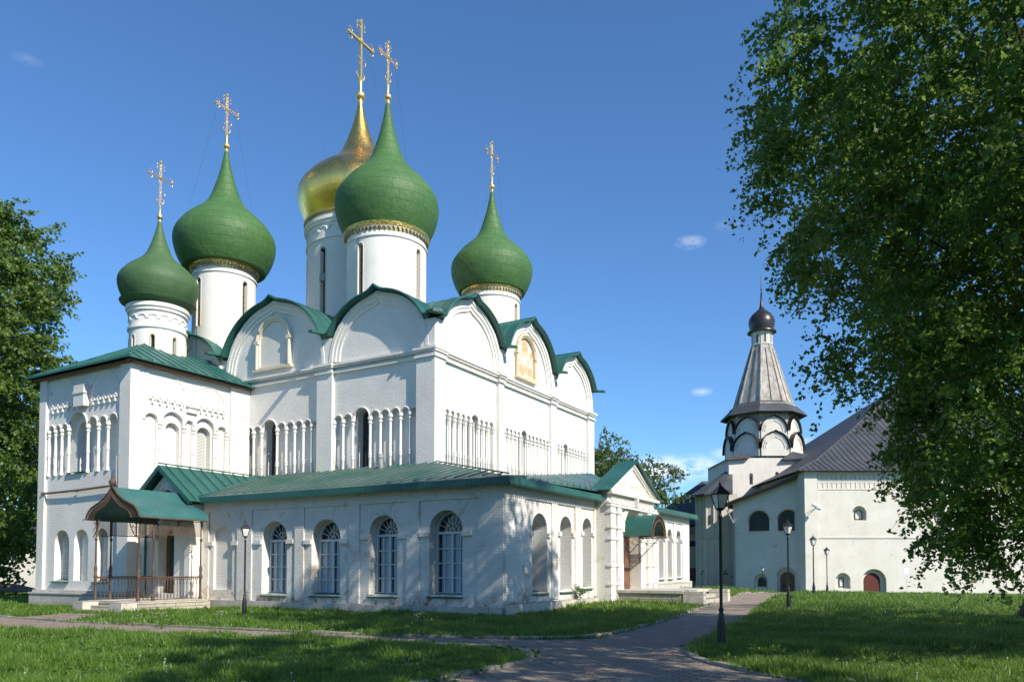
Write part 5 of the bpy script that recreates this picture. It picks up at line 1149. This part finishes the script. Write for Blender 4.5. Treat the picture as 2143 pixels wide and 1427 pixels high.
mb.lathe(prof, 28, (tcx, TC, zb_)); mb.build('dome', 'brown', ref, True, off=RO)
# polygonal apse at the left
mb = MB(); ap_ = [(PX(1458, 93), 93.5), (PX(1459, 91), 91), (PX(1479, 89), 89), (PX(1510, 88.3), 88.3), (PX(1545, 88.3), 88.3)]; za_ = PZ(1034, 89)
def wallrun(mb, pts, z0_, z1_, out=0):
    for a, b in zip(pts, pts[1:]): mb.add([(a[0], a[1], z0_), (b[0], b[1], z0_), (b[0], b[1], z1_), (a[0], a[1], z1_)], [(0,1,2,3)])
wallrun(mb, ap_, zg, za_)
mb.build('apse_wall', 'apse', ref, off=RO)
mb = MB()
ex_ = [(x-.1 if i < 2 else x, y-.13) for i, (x, y) in enumerate(ap_)]
for z0_, z1_ in ((PZ(1125, 89), PZ(1121, 89)), (zg, PZ(1224, 89))): wallrun(mb, ex_, z0_, z1_)
for (x, y) in ap_[1:4]: mb.tube([(x, y-.03, zg), (x, y-.03, za_-.1)], .14, 8)
for (x, y) in ((PX(1468, 90), 90), (PX(1494, 88.7), 88.65), (PX(1527, 88.3), 88.3)): mb.tube([(x, y-.02, PZ(1120, 89)), (x, y-.02, za_-.1)], .09, 8); mb.tube([(x, y-.02, zg), (x, y-.02, PZ(1140, 89))], .07, 8)
mb.build('apse_pilasters', 'apse', ref, True, off=RO)
mb = MB()
for (x, y) in ((1470, 89.8), (1490, 88.9), (1518, 88.3)):
    for du, dv in ((-3, 0), (3, 0), (0, 5)): mb.box(PX(x+du, y)-.09, PX(x+du, y)+.09, y-.06, y+.1, PZ(1200-dv, y)-.09, PZ(1200-dv, y)+.09)
mb.box(PX(1487, 88.8)-.12, PX(1487, 88.8)+.12, 88.7, 88.9, PZ(1095, 88.7), PZ(1077, 88.7)); mb.build('slit_opening', 'glassd', ref, off=RO)
mb = MB(); rp = [(PX(1448, 92), 95), (PX(1448, 90.5), 90.3), (PX(1474, 88.3), 88.2), (PX(1510, 87.5), 87.5), (PX(1535, 87.5), 87.5)]; tp = (PX(1535, 94), 94, PZ(975, 94))
for a, b in zip(rp, rp[1:]): mb.add([(a[0], a[1], za_+.05), (b[0], b[1], za_+.05), tp], [(0,1,2)]); mb.add([(a[0], a[1], za_+.05), (b[0], b[1], za_+.05), (b[0], b[1], za_-.15), (a[0], a[1], za_-.15)], [(0,1,2,3)])
mb.add([(a[0], a[1], za_-.14) for a in rp], [tuple(range(5))])
mb.build('apse_roof', 'dark', ref, off=RO)

# farther brown-roofed building between the two churches
D_ = 104; x0_, x1_ = PX(1395, D_), PX(1530, D_); bo = (x0_, D_, -1)
bb = empty('outbuilding', bo, 0, label='shaded ochre building with grey pitched roof glimpsed between the cathedral gallery and the church apse', cat='building')
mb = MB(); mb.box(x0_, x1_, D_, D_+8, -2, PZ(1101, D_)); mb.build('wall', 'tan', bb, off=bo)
mb = MB(); mb.add([(x0_-5, D_-1, PZ(1101, D_)), (x1_, D_-1, PZ(1101, D_)), (x1_, D_+5, PZ(1000, D_)), (PX(1490, D_), D_+5, PZ(1000, D_)), (x0_-3, D_+5, PZ(1101, D_))], [(0,1,2,3,4)]); mb.build('roof', 'dark', bb, off=bo, solid=.2)
mb = MB(); mb.box(x0_, x1_, D_-.6, D_-.1, PZ(1113, D_), PZ(1102, D_)); mb.build('gutter', 'grey', bb, off=bo)
mb = MB(); mb.box(PX(1437, D_), PX(1456, D_), D_-.05, D_+.1, PZ(1143, D_), PZ(1131, D_)); mb.build('window', 'glassd', bb, off=bo)
mb = MB(); mb.box(PX(1432, D_), PX(1456, D_), D_-1.4, D_-1.1, PZ(1215, D_), PZ(1188, D_)); mb.build('door', 'wood', bb, off=bo)

# left background: white monastery building and hut
def lw(px, D): return PX(px, D)
D_ = 72; bo = (lw(-60, D_), D_, -1); bb = empty('monastery_wing', bo, 0, label='white monastery wing with small dark windows, far left behind the trees', cat='building')
mb = MB(); hs = [arch(lw(c, D_)-.45, lw(c, D_)+.45, PZ(y+8, D_), PZ(y, D_)-.2) for c, y in ((2, 1163), (2, 1188), (-60, 1175), (40, 1170))]
mb.panel([(lw(-300, D_), -2), (lw(120, D_), -2), (lw(120, D_), PZ(1118, D_)), (lw(-300, D_), PZ(1118, D_))], hs, FA(D_), 0, .4); mb.build('wall', 'refect', bb, off=bo)
mb = MB(); mb.box(lw(-300, D_), lw(120, D_), D_+.35, D_+.4, -2, PZ(1120, D_)); mb.build('window', 'wood', bb, off=bo)
mb = MB(); mb.add([(lw(-310, D_), D_-.7, PZ(1120, D_)), (lw(125, D_), D_-.7, PZ(1120, D_)), (lw(125, D_), D_+6, PZ(1060, D_)), (lw(-310, D_), D_+6, PZ(1060, D_))], [(0,1,2,3)]); mb.build('roof', 'dark', bb, off=bo, solid=.15)
D_ = 56; bo = (lw(22, D_), D_, gzf(lw(22, D_), D_)); hh_ = empty('garden_shelter', bo, 0, label='small open shelter with low brown hipped roof at the far left edge', cat='shelter')
mb = MB(); c = lw(22, D_); ze = PZ(1236, D_); a = 1.55
mb.add([(c-a, D_-a, ze), (c+a, D_-a, ze), (c+a, D_+a, ze), (c-a, D_+a, ze), (c-.45, D_, ze+.55), (c+.45, D_, ze+.55)], [(0,1,5,4), (1,2,5), (2,3,4,5), (3,0,4)]); mb.build('roof', 'tile', hh_, off=bo, solid=.06)
for sx in (-1, 1):
    for sy in (-1, 1): mb = MB(); mb.box(c+sx*1.3-.05, c+sx*1.3+.05, D_+sy*1.3-.05, D_+sy*1.3+.05, bo[2]-.1, ze); mb.build('post', 'tile', hh_, off=bo)

# ------------------------------------------------------------ street lamps
def lamp():
    r0 = empty('street_lamp', (0, 0, 0))
    mb = MB(); mb.lathe([(.11, -.1), (.11, .05), (.085, .08), (.082, .12), (.075, .60), (.06, .66), (.066, .70), (.05, .73), (.042, .78), (.058, .80), (.05, .83), (.034, .86)], 14)
    for i in range(14): a = 2*PI*i/14; mb.tube([(.08*math.cos(a), .08*math.sin(a), .12), (.073*math.cos(a), .073*math.sin(a), .58)], .008, 4)
    mb.build('base', 'black', r0, True)
    mb = MB(); mb.lathe([(.034, .85), (.031, 2.72), (.045, 2.74), (.045, 2.78), (.03, 2.80), (.03, 2.9), (.07, 2.93)], 12); mb.build('post', 'black', r0, True)
    mb = MB(); zb_, zt_ = 2.94, 3.24; rb_, rt_ = .10, .185
    sq = lambda r_, z: [(r_*math.cos(PI/4+PI/2*i), r_*math.sin(PI/4+PI/2*i), z) for i in range(4)]
    A1, A2 = sq(rb_, zb_), sq(rt_, zt_)
    for i in range(4): mb.tube([A1[i], A2[i]], .011, 5); mb.tube([A1[i], A1[(i+1) % 4]], .012, 5); mb.tube([A2[i], A2[(i+1) % 4]], .013, 5)
    mb.add(sq(rb_, zb_-.02)+sq(.05, zb_-.05), [(0,1,5,4),(1,2,6,5),(2,3,7,6),(3,0,4,7)]); R1, R2, R3 = sq(.235, zt_+.0), sq(.12, zt_+.10), sq(.03, zt_+.19)
    for a, b in ((R1, R2), (R2, R3)):
        for i in range(4): mb.add([a[i], a[(i+1) % 4], b[(i+1) % 4], b[i]], [(0,1,2,3)])
    mb.add(R1, [(0,1,2,3)]); mb.lathe([(.03, 0), (.02, .02), (.035, .04), (.01, .07), (.003, .13)], 8, (0, 0, zt_+.18)); la = mb.build('lantern', 'black', r0)
    mb = MB(); g1, g2 = sq(rb_*.95, zb_+.01), sq(rt_*.95, zt_-.01)
    for i in range(4): mb.add([g1[i], g1[(i+1) % 4], g2[(i+1) % 4], g2[i]], [(0,1,2,3)])
    mb.build('lamp_glass', 'lampglass', la)
    return r0
L0 = lamp(); lp = [(1508, 15.8, .98, 'near black street lamp beside the path fork, largest of the lamps'), (1649, 29.4, .99, 'black street lamp right of the path, in front of the brown church door'),
    (1702, 43.5, 1.0, 'black street lamp in front of the corner pilaster of the refectory church'), (1730, 56, 1.0, 'black street lamp left of the small lower arched window of the refectory church'),
    (1596, 80, .84, 'smallest, farthest black street lamp before the barred ground window of the church annex'), (513, 27.6, .99, 'black street lamp standing before the cathedral gallery between porch and windows')]
for i, (px, D, sc_, lab) in enumerate(lp):
    o_ = L0 if i == 0 else copy_tree(L0); x = PX(px, D); o_.location = (x, D, gzf(x, D)); o_.scale = (sc_,)*3; o_.rotation_euler = (0, 0, (.25, .6, .1, .4, .2, .5)[i])
    tag(o_, lab, 'street lamp', 'black street lamps along the monastery paths')
# white thin sign post
x, D = PX(1898, 60), 60; sp = empty('sign_post', (x, D, gzf(x, D)), 0, label='thin white post with a small blank pale plate on the far lawn by the tree', cat='sign')
mb = MB(); mb.tube([(.0, 0, -.1), (-.12, 0, 2.2)], .022, 6); mb.build('post', 'board', sp)
mb = MB(); mb.box(-.32, .12, -.03, -.01, 1.65, 2.15); mb.build('plate', 'board', sp)

# ------------------------------------------------------------ foliage
def leaves_mesh(name, P, Nrm, size, mat, parent, off, ratio=.75, fold=.25):
    n = len(P); P = P-np.array(off)
    a = RNG.normal(size=(n, 3)); u = a-(a*Nrm).sum(1, keepdims=True)*Nrm; u /= np.linalg.norm(u, axis=1, keepdims=True)+1e-9
    u[:, 2] -= .5; u /= np.linalg.norm(u, axis=1, keepdims=True)+1e-9
    v = np.cross(Nrm, u); v /= np.linalg.norm(v, axis=1, keepdims=True)+1e-9
    s = (size*RNG.uniform(.65, 1.3, n))[:, None]; nn = np.cross(u, v)
    V = np.empty((n, 4, 3)); V[:, 0] = P; V[:, 1] = P+u*s*.45+v*s*ratio*.5+nn*s*fold*.4; V[:, 2] = P+u*s; V[:, 3] = P+u*s*.45-v*s*ratio*.5+nn*s*fold*.4
    me = bpy.data.meshes.new(name); me.vertices.add(n*4); me.vertices.foreach_set('co', V.reshape(-1).astype(np.float32))
    F = np.arange(n*4).reshape(n, 4); T = np.concatenate([F[:, [0, 1, 2]], F[:, [0, 2, 3]]], 1).reshape(-1)
    me.loops.add(n*6); me.loops.foreach_set('vertex_index', T.astype(np.int32)); me.polygons.add(n*2)
    me.polygons.foreach_set('loop_start', (np.arange(n*2)*3).astype(np.int32)); me.polygons.foreach_set('loop_total', np.full(n*2, 3, np.int32)); me.update(); me.validate()
    me.materials.append(M[mat]); ob = bpy.data.objects.new(name, me); C.objects.link(ob); ob.parent = parent; return ob
def sprays(centers, origin, n_twig, n_leaf, tl, droop, spread):
    """leafy twigs radiating from each centre, drooping at the tips"""
    m = len(centers); c = np.repeat(centers, n_twig, 0); k_ = len(c)
    outw = c-np.array(origin); outw /= np.linalg.norm(outw, axis=1, keepdims=True)+1e-6
    d = outw*.7+RNG.normal(size=(k_, 3))*.75; d[:, 2] = d[:, 2]*.6-.15; d /= np.linalg.norm(d, axis=1, keepdims=True)
    c = c+RNG.normal(size=(k_, 3))*spread; L = tl*RNG.uniform(.6, 1.3, k_)
    t = RNG.uniform(0, 1, (k_, n_leaf)); p = c[:, None]+d[:, None]*(L[:, None]*t)[..., None]; p[..., 2] -= droop*(L[:, None]*t**2)
    p = p+RNG.normal(size=p.shape)*.05*tl; tipn = RNG.normal(size=p.shape)*.8+np.array([0, 0, .75]); tipn /= np.linalg.norm(tipn, axis=-1, keepdims=True)
    return p.reshape(-1, 3), tipn.reshape(-1, 3), c, d, L
def make_tree(name, base, crown_pts, origin, size, mat, n_twig, n_leaf, tl, label, cat='tree', group=None, tr=.25, droop=.35, spread=.12, limbs=24, htrunk=None, twigs=False, ratio=.75):
    base = Vector(base); t0 = empty(name, base, 0, label=label, cat=cat, group=group)
    P, N_, c, d, L = sprays(crown_pts, origin, n_twig, n_leaf, tl, droop, spread)
    leaves_mesh('crown', P, N_, size, mat, t0, tuple(base), ratio)
    mb = MB(); top = Vector(origin); h0 = base.z
    ztop = max(crown_pts[:, 2])*.92 if htrunk is None else htrunk; rr = random.Random(1); pts = []
    for i in range(9):
        f = i/8; pts.append(Vector((base.x+(top.x-base.x)*min(1, f*1.3)+rr.uniform(-.12, .12)*(i > 0), base.y+(top.y-base.y)*min(1, f*1.3)+rr.uniform(-.12, .12)*(i > 0), base.z-.2+(ztop-base.z)*f)))
    mb.tube(pts, [tr*(1.25 if i == 0 else 1)*(1-.85*i/8) for i in range(9)], 10)
    idx = RNG.permutation(len(crown_pts))[:limbs]
    for i in idx:
        q = Vector(crown_pts[i]); f = min(.95, max(.18, ((q.z-base.z)/(ztop-base.z))*rr.uniform(.45, .8))); s0 = pts[int(f*8)].lerp(pts[min(8, int(f*8)+1)], f*8-int(f*8))
        m1 = s0.lerp(q, .35)+Vector((rr.uniform(-.3, .3), rr.uniform(-.3, .3), .25*(q-s0).length*.5)); m2 = s0.lerp(q, .72)+Vector((0, 0, .10*(q-s0).length))
        r0 = tr*.24*(1-.6*f); mb.tube([s0, m1, m2, q], [r0, r0*.6, r0*.35, r0*.12], 6)
    if twigs:
        k_ = RNG.permutation(len(c))[:1400]
        for i in k_:
            a = Vector(c[i]); dd = Vector(d[i]); mb.tube([a-dd*.25, a+dd*L[i]*.5-Vector((0, 0, droop*L[i]*.25)), a+dd*L[i]-Vector((0, 0, droop*L[i]))], [.012, .007, .002], 3, cap=False)
    mb.build('trunk', 'bark', t0, True, off=tuple(base), fix=False)
    return t0
def proj(p):
    x, y, z = p[:, 0], p[:, 1], p[:, 2]-CAMH; ct, st = math.cos(PITCH), math.sin(PITCH); dpt = y*ct+z*st; up = -y*st+z*ct
    return 1071.5+FPX*x/dpt, PYC-FPX*up/dpt
def sample(n, box, ell, test, mind=0, tries=60):
    out_ = []; 
    for _ in range(tries):
        q = RNG.uniform(size=(n*4, 3))*(np.array(box[1])-np.array(box[0]))+np.array(box[0])
        e_ = ((q-np.array(ell[0]))/np.array(ell[1])); ok = (e_**2).sum(1) < 1
        q = q[ok]; q = q[test(q)]; out_.append(q)
        if sum(len(a) for a in out_) > n: break
    return np.concatenate(out_)[:n]
# big linden at the right
LB = np.array([(-900, 1640), (-100, 1680), (0, 1670), (50, 1640), (100, 1605), (140, 1625), (200, 1650), (240, 1560), (280, 1540), (330, 1600), (390, 1595), (425, 1610), (470, 1670), (520, 1680), (520, 1640), (560, 1600), (580, 1720), (640, 1765), (700, 1745), (740, 1735), (790, 1740), (830, 1810), (880, 1850), (930, 1880), (980, 1900), (1050, 1940), (1110, 1950), (1160, 1960), (1210, 1990), (1240, 2010), (1260, 2040), (1300, 2600)])
def testA(q):
    px, py = proj(q); lim = np.interp(py, LB[:, 0], LB[:, 1]); bot = np.interp(px, [1900, 2000, 2060, 2143, 2300], [1130, 1215, 1190, 1150, 1150])
    ok = (px > lim) & (py < bot) & (q[:, 1] > 6)
    for hx_, hy_, ha, hb in ((1700, 400, 60, 50), (1775, 650, 80, 42), (1900, 120, 25, 30), (1860, 800, 30, 25)): ok &= ((px-hx_)/ha)**2+((py-hy_)/hb)**2 > 1
    return ok
ell = ((10.7, 13.8, 9.9), (7.3, 4.8, 9.8)); cp = sample(1850, ((2, 6.5, .9), (18.5, 19.2, 19.6)), ell, testA); cp = cp[(cp[:, 2] < 12) | (RNG.uniform(size=len(cp)) < .5)]
make_tree('linden_tree', (11.6, 14.9, gzf(11.6, 14.9)), cp, (10.9, 14.1, 9), .092, 'leaf', 9, 32, .78, 'large dark green linden with drooping leafy branches filling the right edge', tr=.34, limbs=60, twigs=True, ratio=.8)
# second trunk at the right edge, and trees outside the frame whose shade falls on the lawn and wall
def ellcrown(n, c, r_): return sample(n, tuple(np.array([np.array(c)-np.array(r_), np.array(c)+np.array(r_)])), (c, r_), lambda q: ((((q-np.array(c))/np.array(r_))**2).sum(1) > .12))
def testB(q): px, py = proj(q); return (px > 2040) & (py < 1170)
c_ = (17.8, 23.2, 6.6); cp = sample(110, ((12, 18, 3), (23, 28, 11)), (c_, (4.6, 4.2, 4.2)), testB)
make_tree('linden_tree', (15.35, 22.9, gzf(15.3, 22.9)), cp, c_, .085, 'leaf', 7, 22, .9, 'rough brown trunk rising from the sunny grass at the right edge, under the large linden', tr=.3, limbs=14)
for (bx, by, cc_, rr_, n, lab) in ((9.0, 2.4, (8.8, 2.6, 10.6), (4.6, 4.2, 4.2), 250, 'tall linden just outside the right of the view, shading the near lawn'),
                           (19.6, 15.0, (19.6, 15.0, 8), (3.2, 3.2, 3.2), 120, 'linden outside the right of the view, shading the right lawn')):
    make_tree('linden_tree', (bx, by, 0), ellcrown(n, cc_, rr_), cc_, .15, 'leaf', 7, 22, .9, lab, tr=.25, limbs=12)
for (bx, by, cc_, rr_, n, lab) in ((-13, -7, (-13, -7, 9), (6, 5, 6), 160, 'broad unseen linden added behind the viewpoint, to the left, to dim ambient light'), (-3, -14, (-3, -14, 9), (6, 5, 6), 160, 'broad unseen linden added directly behind the viewpoint to dim ambient light'),
                           (9, -13, (9, -13, 10), (6, 5, 6.5), 160, 'broad unseen linden added behind the viewpoint, to the right, to dim ambient light'), (-24, 4, (-24, 4, 9), (6, 5, 6), 160, 'broad unseen linden added left of the viewpoint to dim ambient light')):
    make_tree('linden_tree', (bx, by, 0), ellcrown(n, cc_, rr_), cc_, .30, 'leaf', 7, 14, 1.3, lab, tr=.3, limbs=10, spread=.3)  # unseen trees added to block ambient sky light from the lower walls
# tall tree at the left
LT = np.array([(360, -100), (390, 0), (430, 30), (500, 75), (560, 115), (600, 125), (650, 100), (700, 115), (745, 115), (800, 80), (1000, 80), (1300, 60)])
def testL(q):
    px, py = proj(q); lim = np.interp(py, LT[:, 0], LT[:, 1]); return (px < lim) & (py > 395) & (py < 1185)
c_ = (-34, 47, 12); cp = sample(560, ((-42, 40, 1), (-24, 54, 26)), (c_, (8.5, 7, 13)), testL)
make_tree('maple_tree', (-33.5, 47, gzf(-33.5, 47)), cp, c_, .25, 'leafl', 9, 30, 1.6, 'tall sunlit leafy tree behind the left corner of the chapel', tr=.45, limbs=50, droop=.15, spread=.3)
# background trees right of the cathedral
def bt(bx, by, cc_, rr_, n, lab, sz=.3, tl=1.4, nl=14, tr=.3):
    base = (bx, by, gzf(bx, by)); cp = ellcrown(n, cc_, rr_); make_tree('background_tree', base, cp, cc_, sz, 'leafb', 7, nl, tl, lab, group='trees behind the west porch', tr=tr, limbs=22, droop=.1, spread=.35)
bt(PX(1262, 84), 84, (PX(1262, 84), 84, PZ(985, 84)), (3.4, 3.4, 4.4), 50, 'tallest background tree, just right of the cathedral wall')
bt(PX(1318, 88), 88, (PX(1318, 88), 88, PZ(1010, 88)), (3.4, 3.4, 3.3), 42, 'rounded background tree directly above the white portal gable')
bt(PX(1375, 80), 80, (PX(1392, 80), 80, PZ(998, 80)), (1.5, 1.5, 1.5), 14, 'thin background tree with sparse crown right of the gable, against a cloud', sz=.22, tl=.9, nl=12, tr=.16)
bt(PX(1360, 70), 70, (PX(1360, 70), 70, PZ(1068, 70)), (2.3, 2.3, 2.6), 32, 'low bushy tree behind the right slope of the portal gable')
bt(PX(1225, 96), 96, (PX(1225, 96), 96, PZ(1015, 96)), (6.5, 4, 5), 60, 'broad background tree partly behind the cathedral wall')
for (bx, by, h, lab) in ((-48, 75, 9, 'lower broad tree at the far left in front of the white wing'),):
    base = (bx, by, gzf(bx, by)); make_tree('maple_tree', base, ellcrown(70, (bx, by, h*.75), (6, 4, 5)), (bx, by, h*.6), .3, 'leafl', 7, 18, 1.8, lab, limbs=18, droop=.1, spread=.3)

# ------------------------------------------------------------ grass and wild plants
def inpoly(px, py, poly):
    c = np.zeros(len(px), bool); n = len(poly); j = n-1
    for i in range(n):
        xi, yi = poly[i]; xj, yj = poly[j]; t = ((yi > py) != (yj > py)) & (px < (xj-xi)*(py-yi)/(yj-yi+1e-12)+xi); c ^= t; j = i
    return c
def freeground(x, y):
    ok = np.ones(len(x), bool)
    for P in (poly1, poly2, poly3):
        for s_ in (0,): ok &= ~inpoly(x, y, P)
    lx_ = (x-C0.x)*EX.x+(y-C0.y)*EX.y; ly_ = (x-C0.x)*EY.x+(y-C0.y)*EY.y
    ok &= ~((lx_ < .2) & (ly_ > -.1) & (lx_ > -27)); ok &= ~((lx_ < -19) & (ly_ > -1.5)&(lx_ > -27.3)); ok &= ~((lx_ > -17.8) & (lx_ < -14.4) & (ly_ > -4.7)&(ly_ < 0)); ok &= ~((lx_ > 0) & (lx_ < 4.5) & (ly_ > 8.4) & (ly_ < 13))
    return ok
N_ = 620000
u = RNG.uniform(size=N_); D = 8.5*np.exp(u*math.log(78/8.5)); a = RNG.uniform(-.72, .72, N_); gx = a*D; gy = D
ok = freeground(gx, gy); gx, gy = gx[ok], gy[ok]; D = D[ok]
def vnoise(x, y, s):
    return (np.sin(x*s*1.7+np.sin(y*s*1.3)*2)+np.sin(y*s*2.1+np.sin(x*s*.9+1)*2.3))*.25+.5
hgt = (.035+.13*vnoise(gx, gy, .9)**1.5+.08*vnoise(gx, gy, 3.1))*RNG.uniform(.5, 1.35, len(gx)); wid = .004+.0011*D; wid = wid*RNG.uniform(.6, 1.4, len(gx))
hgt = hgt*(1+D*.006)
nb = len(gx); th = RNG.uniform(0, 2*PI, nb); ln = RNG.uniform(.1, .9, nb)*hgt; gzz = gz(gx, gy)
V = np.empty((nb, 3, 3)); px_, py_ = np.cos(th), np.sin(th); th2 = RNG.uniform(0, 2*PI, nb)
V[:, 0] = np.c_[gx-px_*wid, gy-py_*wid, gzz-.01]; V[:, 1] = np.c_[gx+px_*wid, gy+py_*wid, gzz-.01]; V[:, 2] = np.c_[gx+np.cos(th2)*ln, gy+np.sin(th2)*ln, gzz+hgt]
me = bpy.data.meshes.new('grass'); me.vertices.add(nb*3); me.vertices.foreach_set('co', V.reshape(-1).astype(np.float32)); me.loops.add(nb*3); me.loops.foreach_set('vertex_index', np.arange(nb*3, dtype=np.int32)); me.polygons.add(nb)
me.polygons.foreach_set('loop_start', (np.arange(nb)*3).astype(np.int32)); me.polygons.foreach_set('loop_total', np.full(nb, 3, np.int32)); me.update()
me.materials.append(M['grass']); go = bpy.data.objects.new('grass', me); C.objects.link(go); tag(go, 'uneven green grass covering the lawns between paths and buildings', 'grass', kind='stuff')
# broad-leaved weeds
n = 9000; D = 9+RNG.uniform(size=n)**1.3*30; wx = RNG.uniform(-.7, .7, n)*D; ok = freeground(wx, D); wx, wy = wx[ok], D[ok]; k_ = 6
P = np.repeat(np.c_[wx, wy, gz(wx, wy)+.01], k_, 0)+RNG.normal(size=(len(wx)*k_, 3))*np.array([.07, .07, .02]); P[:, 2] += RNG.uniform(0, .07, len(P)); Nn = RNG.normal(size=P.shape)*.6+np.array([0, -.1, 1]); Nn /= np.linalg.norm(Nn, axis=1, keepdims=True)
wo = leaves_mesh('weeds', P, Nn, .13, 'weed', None, (0, 0, 0), .45); tag(wo, 'broad-leaved weeds scattered through the lawn grass', 'weeds', kind='stuff')
# dandelion clocks
mb = MB(); rr = random.Random(4); cnt = 0
while cnt < 130:
    D = rr.uniform(10, 45); x = rr.uniform(-.68, .68)*D
    if not freeground(np.array([x]), np.array([D]))[0]: continue
    z = gzf(x, D)+rr.uniform(.12, .22); r_ = rr.uniform(.010, .017)
    mb.lathe([(.001, -r_), (r_*.8, -r_*.6), (r_, 0), (r_*.8, r_*.6), (.001, r_)], 6, (x, D, z)); mb.tube([(x, D, z-.2), (x, D, z)], .003, 3); cnt += 1
tag(mb.build('dandelions', 'puff', None, fix=False), 'white dandelion seed heads dotted over the lawns', 'flowers', kind='stuff')
# shrub sprouting at the gallery plinth, tall flowering weeds beside the path
for (lx_, ly_, h, lab) in ((.35, 5.6, .75, 'small green shrub sprouting from the gallery plinth right of the corner'),):
    p = L2W(lx_, ly_); b = (p.x, p.y, gzf(p.x, p.y)); cp = ellcrown(10, (p.x, p.y, b[2]+h*.8), (.16, .16, .42)); make_tree('plinth_shrub', b, cp, (p.x, p.y, b[2]+.3), .06, 'weed', 4, 12, .22, lab, cat='shrub', tr=.015, limbs=6, spread=.03)
for i, (px, D, lab) in enumerate(((340, 21.5, 'tall pale-flowered weed at the kerb near the left lamp, leftmost of the flowering weeds'), (455, 22.2, 'pale-flowered weed left of the lamp by the gallery'), (880, 20.6, 'pale-flowered weed in the middle of the strip below the gallery'))):
    x = PX(px, D); z = gzf(x, D); t0 = empty('flowering_weed', (x, D, z), 0, label=lab, cat='plant', group='flowering weeds by the path')
    mb = MB(); rr = random.Random(i); hd = MB()
    for q in range(7):
        a = rr.uniform(0, 6.28); h = rr.uniform(.28, .5); e_ = (x+math.cos(a)*.14, D+math.sin(a)*.14, z+h); mb.tube([(x, D, z), e_], .005, 4)
        for s_ in range(6): hd.lathe([(.001, -.008), (.012, 0), (.001, .008)], 6, (e_[0]+rr.uniform(-.05, .05), e_[1]+rr.uniform(-.05, .05), e_[2]+rr.uniform(-.02, .02)))
    mb.build('stems', 'weed', t0, off=(x, D, z)); hd.build('flower_heads', 'puff', t0, off=(x, D, z))
    P = np.array([[x, D, z]])+RNG.normal(size=(40, 3))*np.array([.09, .09, .06])+np.array([0, 0, .12]); Nn = RNG.normal(size=P.shape); Nn /= np.linalg.norm(Nn, axis=1, keepdims=True); leaves_mesh('leaves', P, Nn, .09, 'weed', t0, (x, D, z), .4)
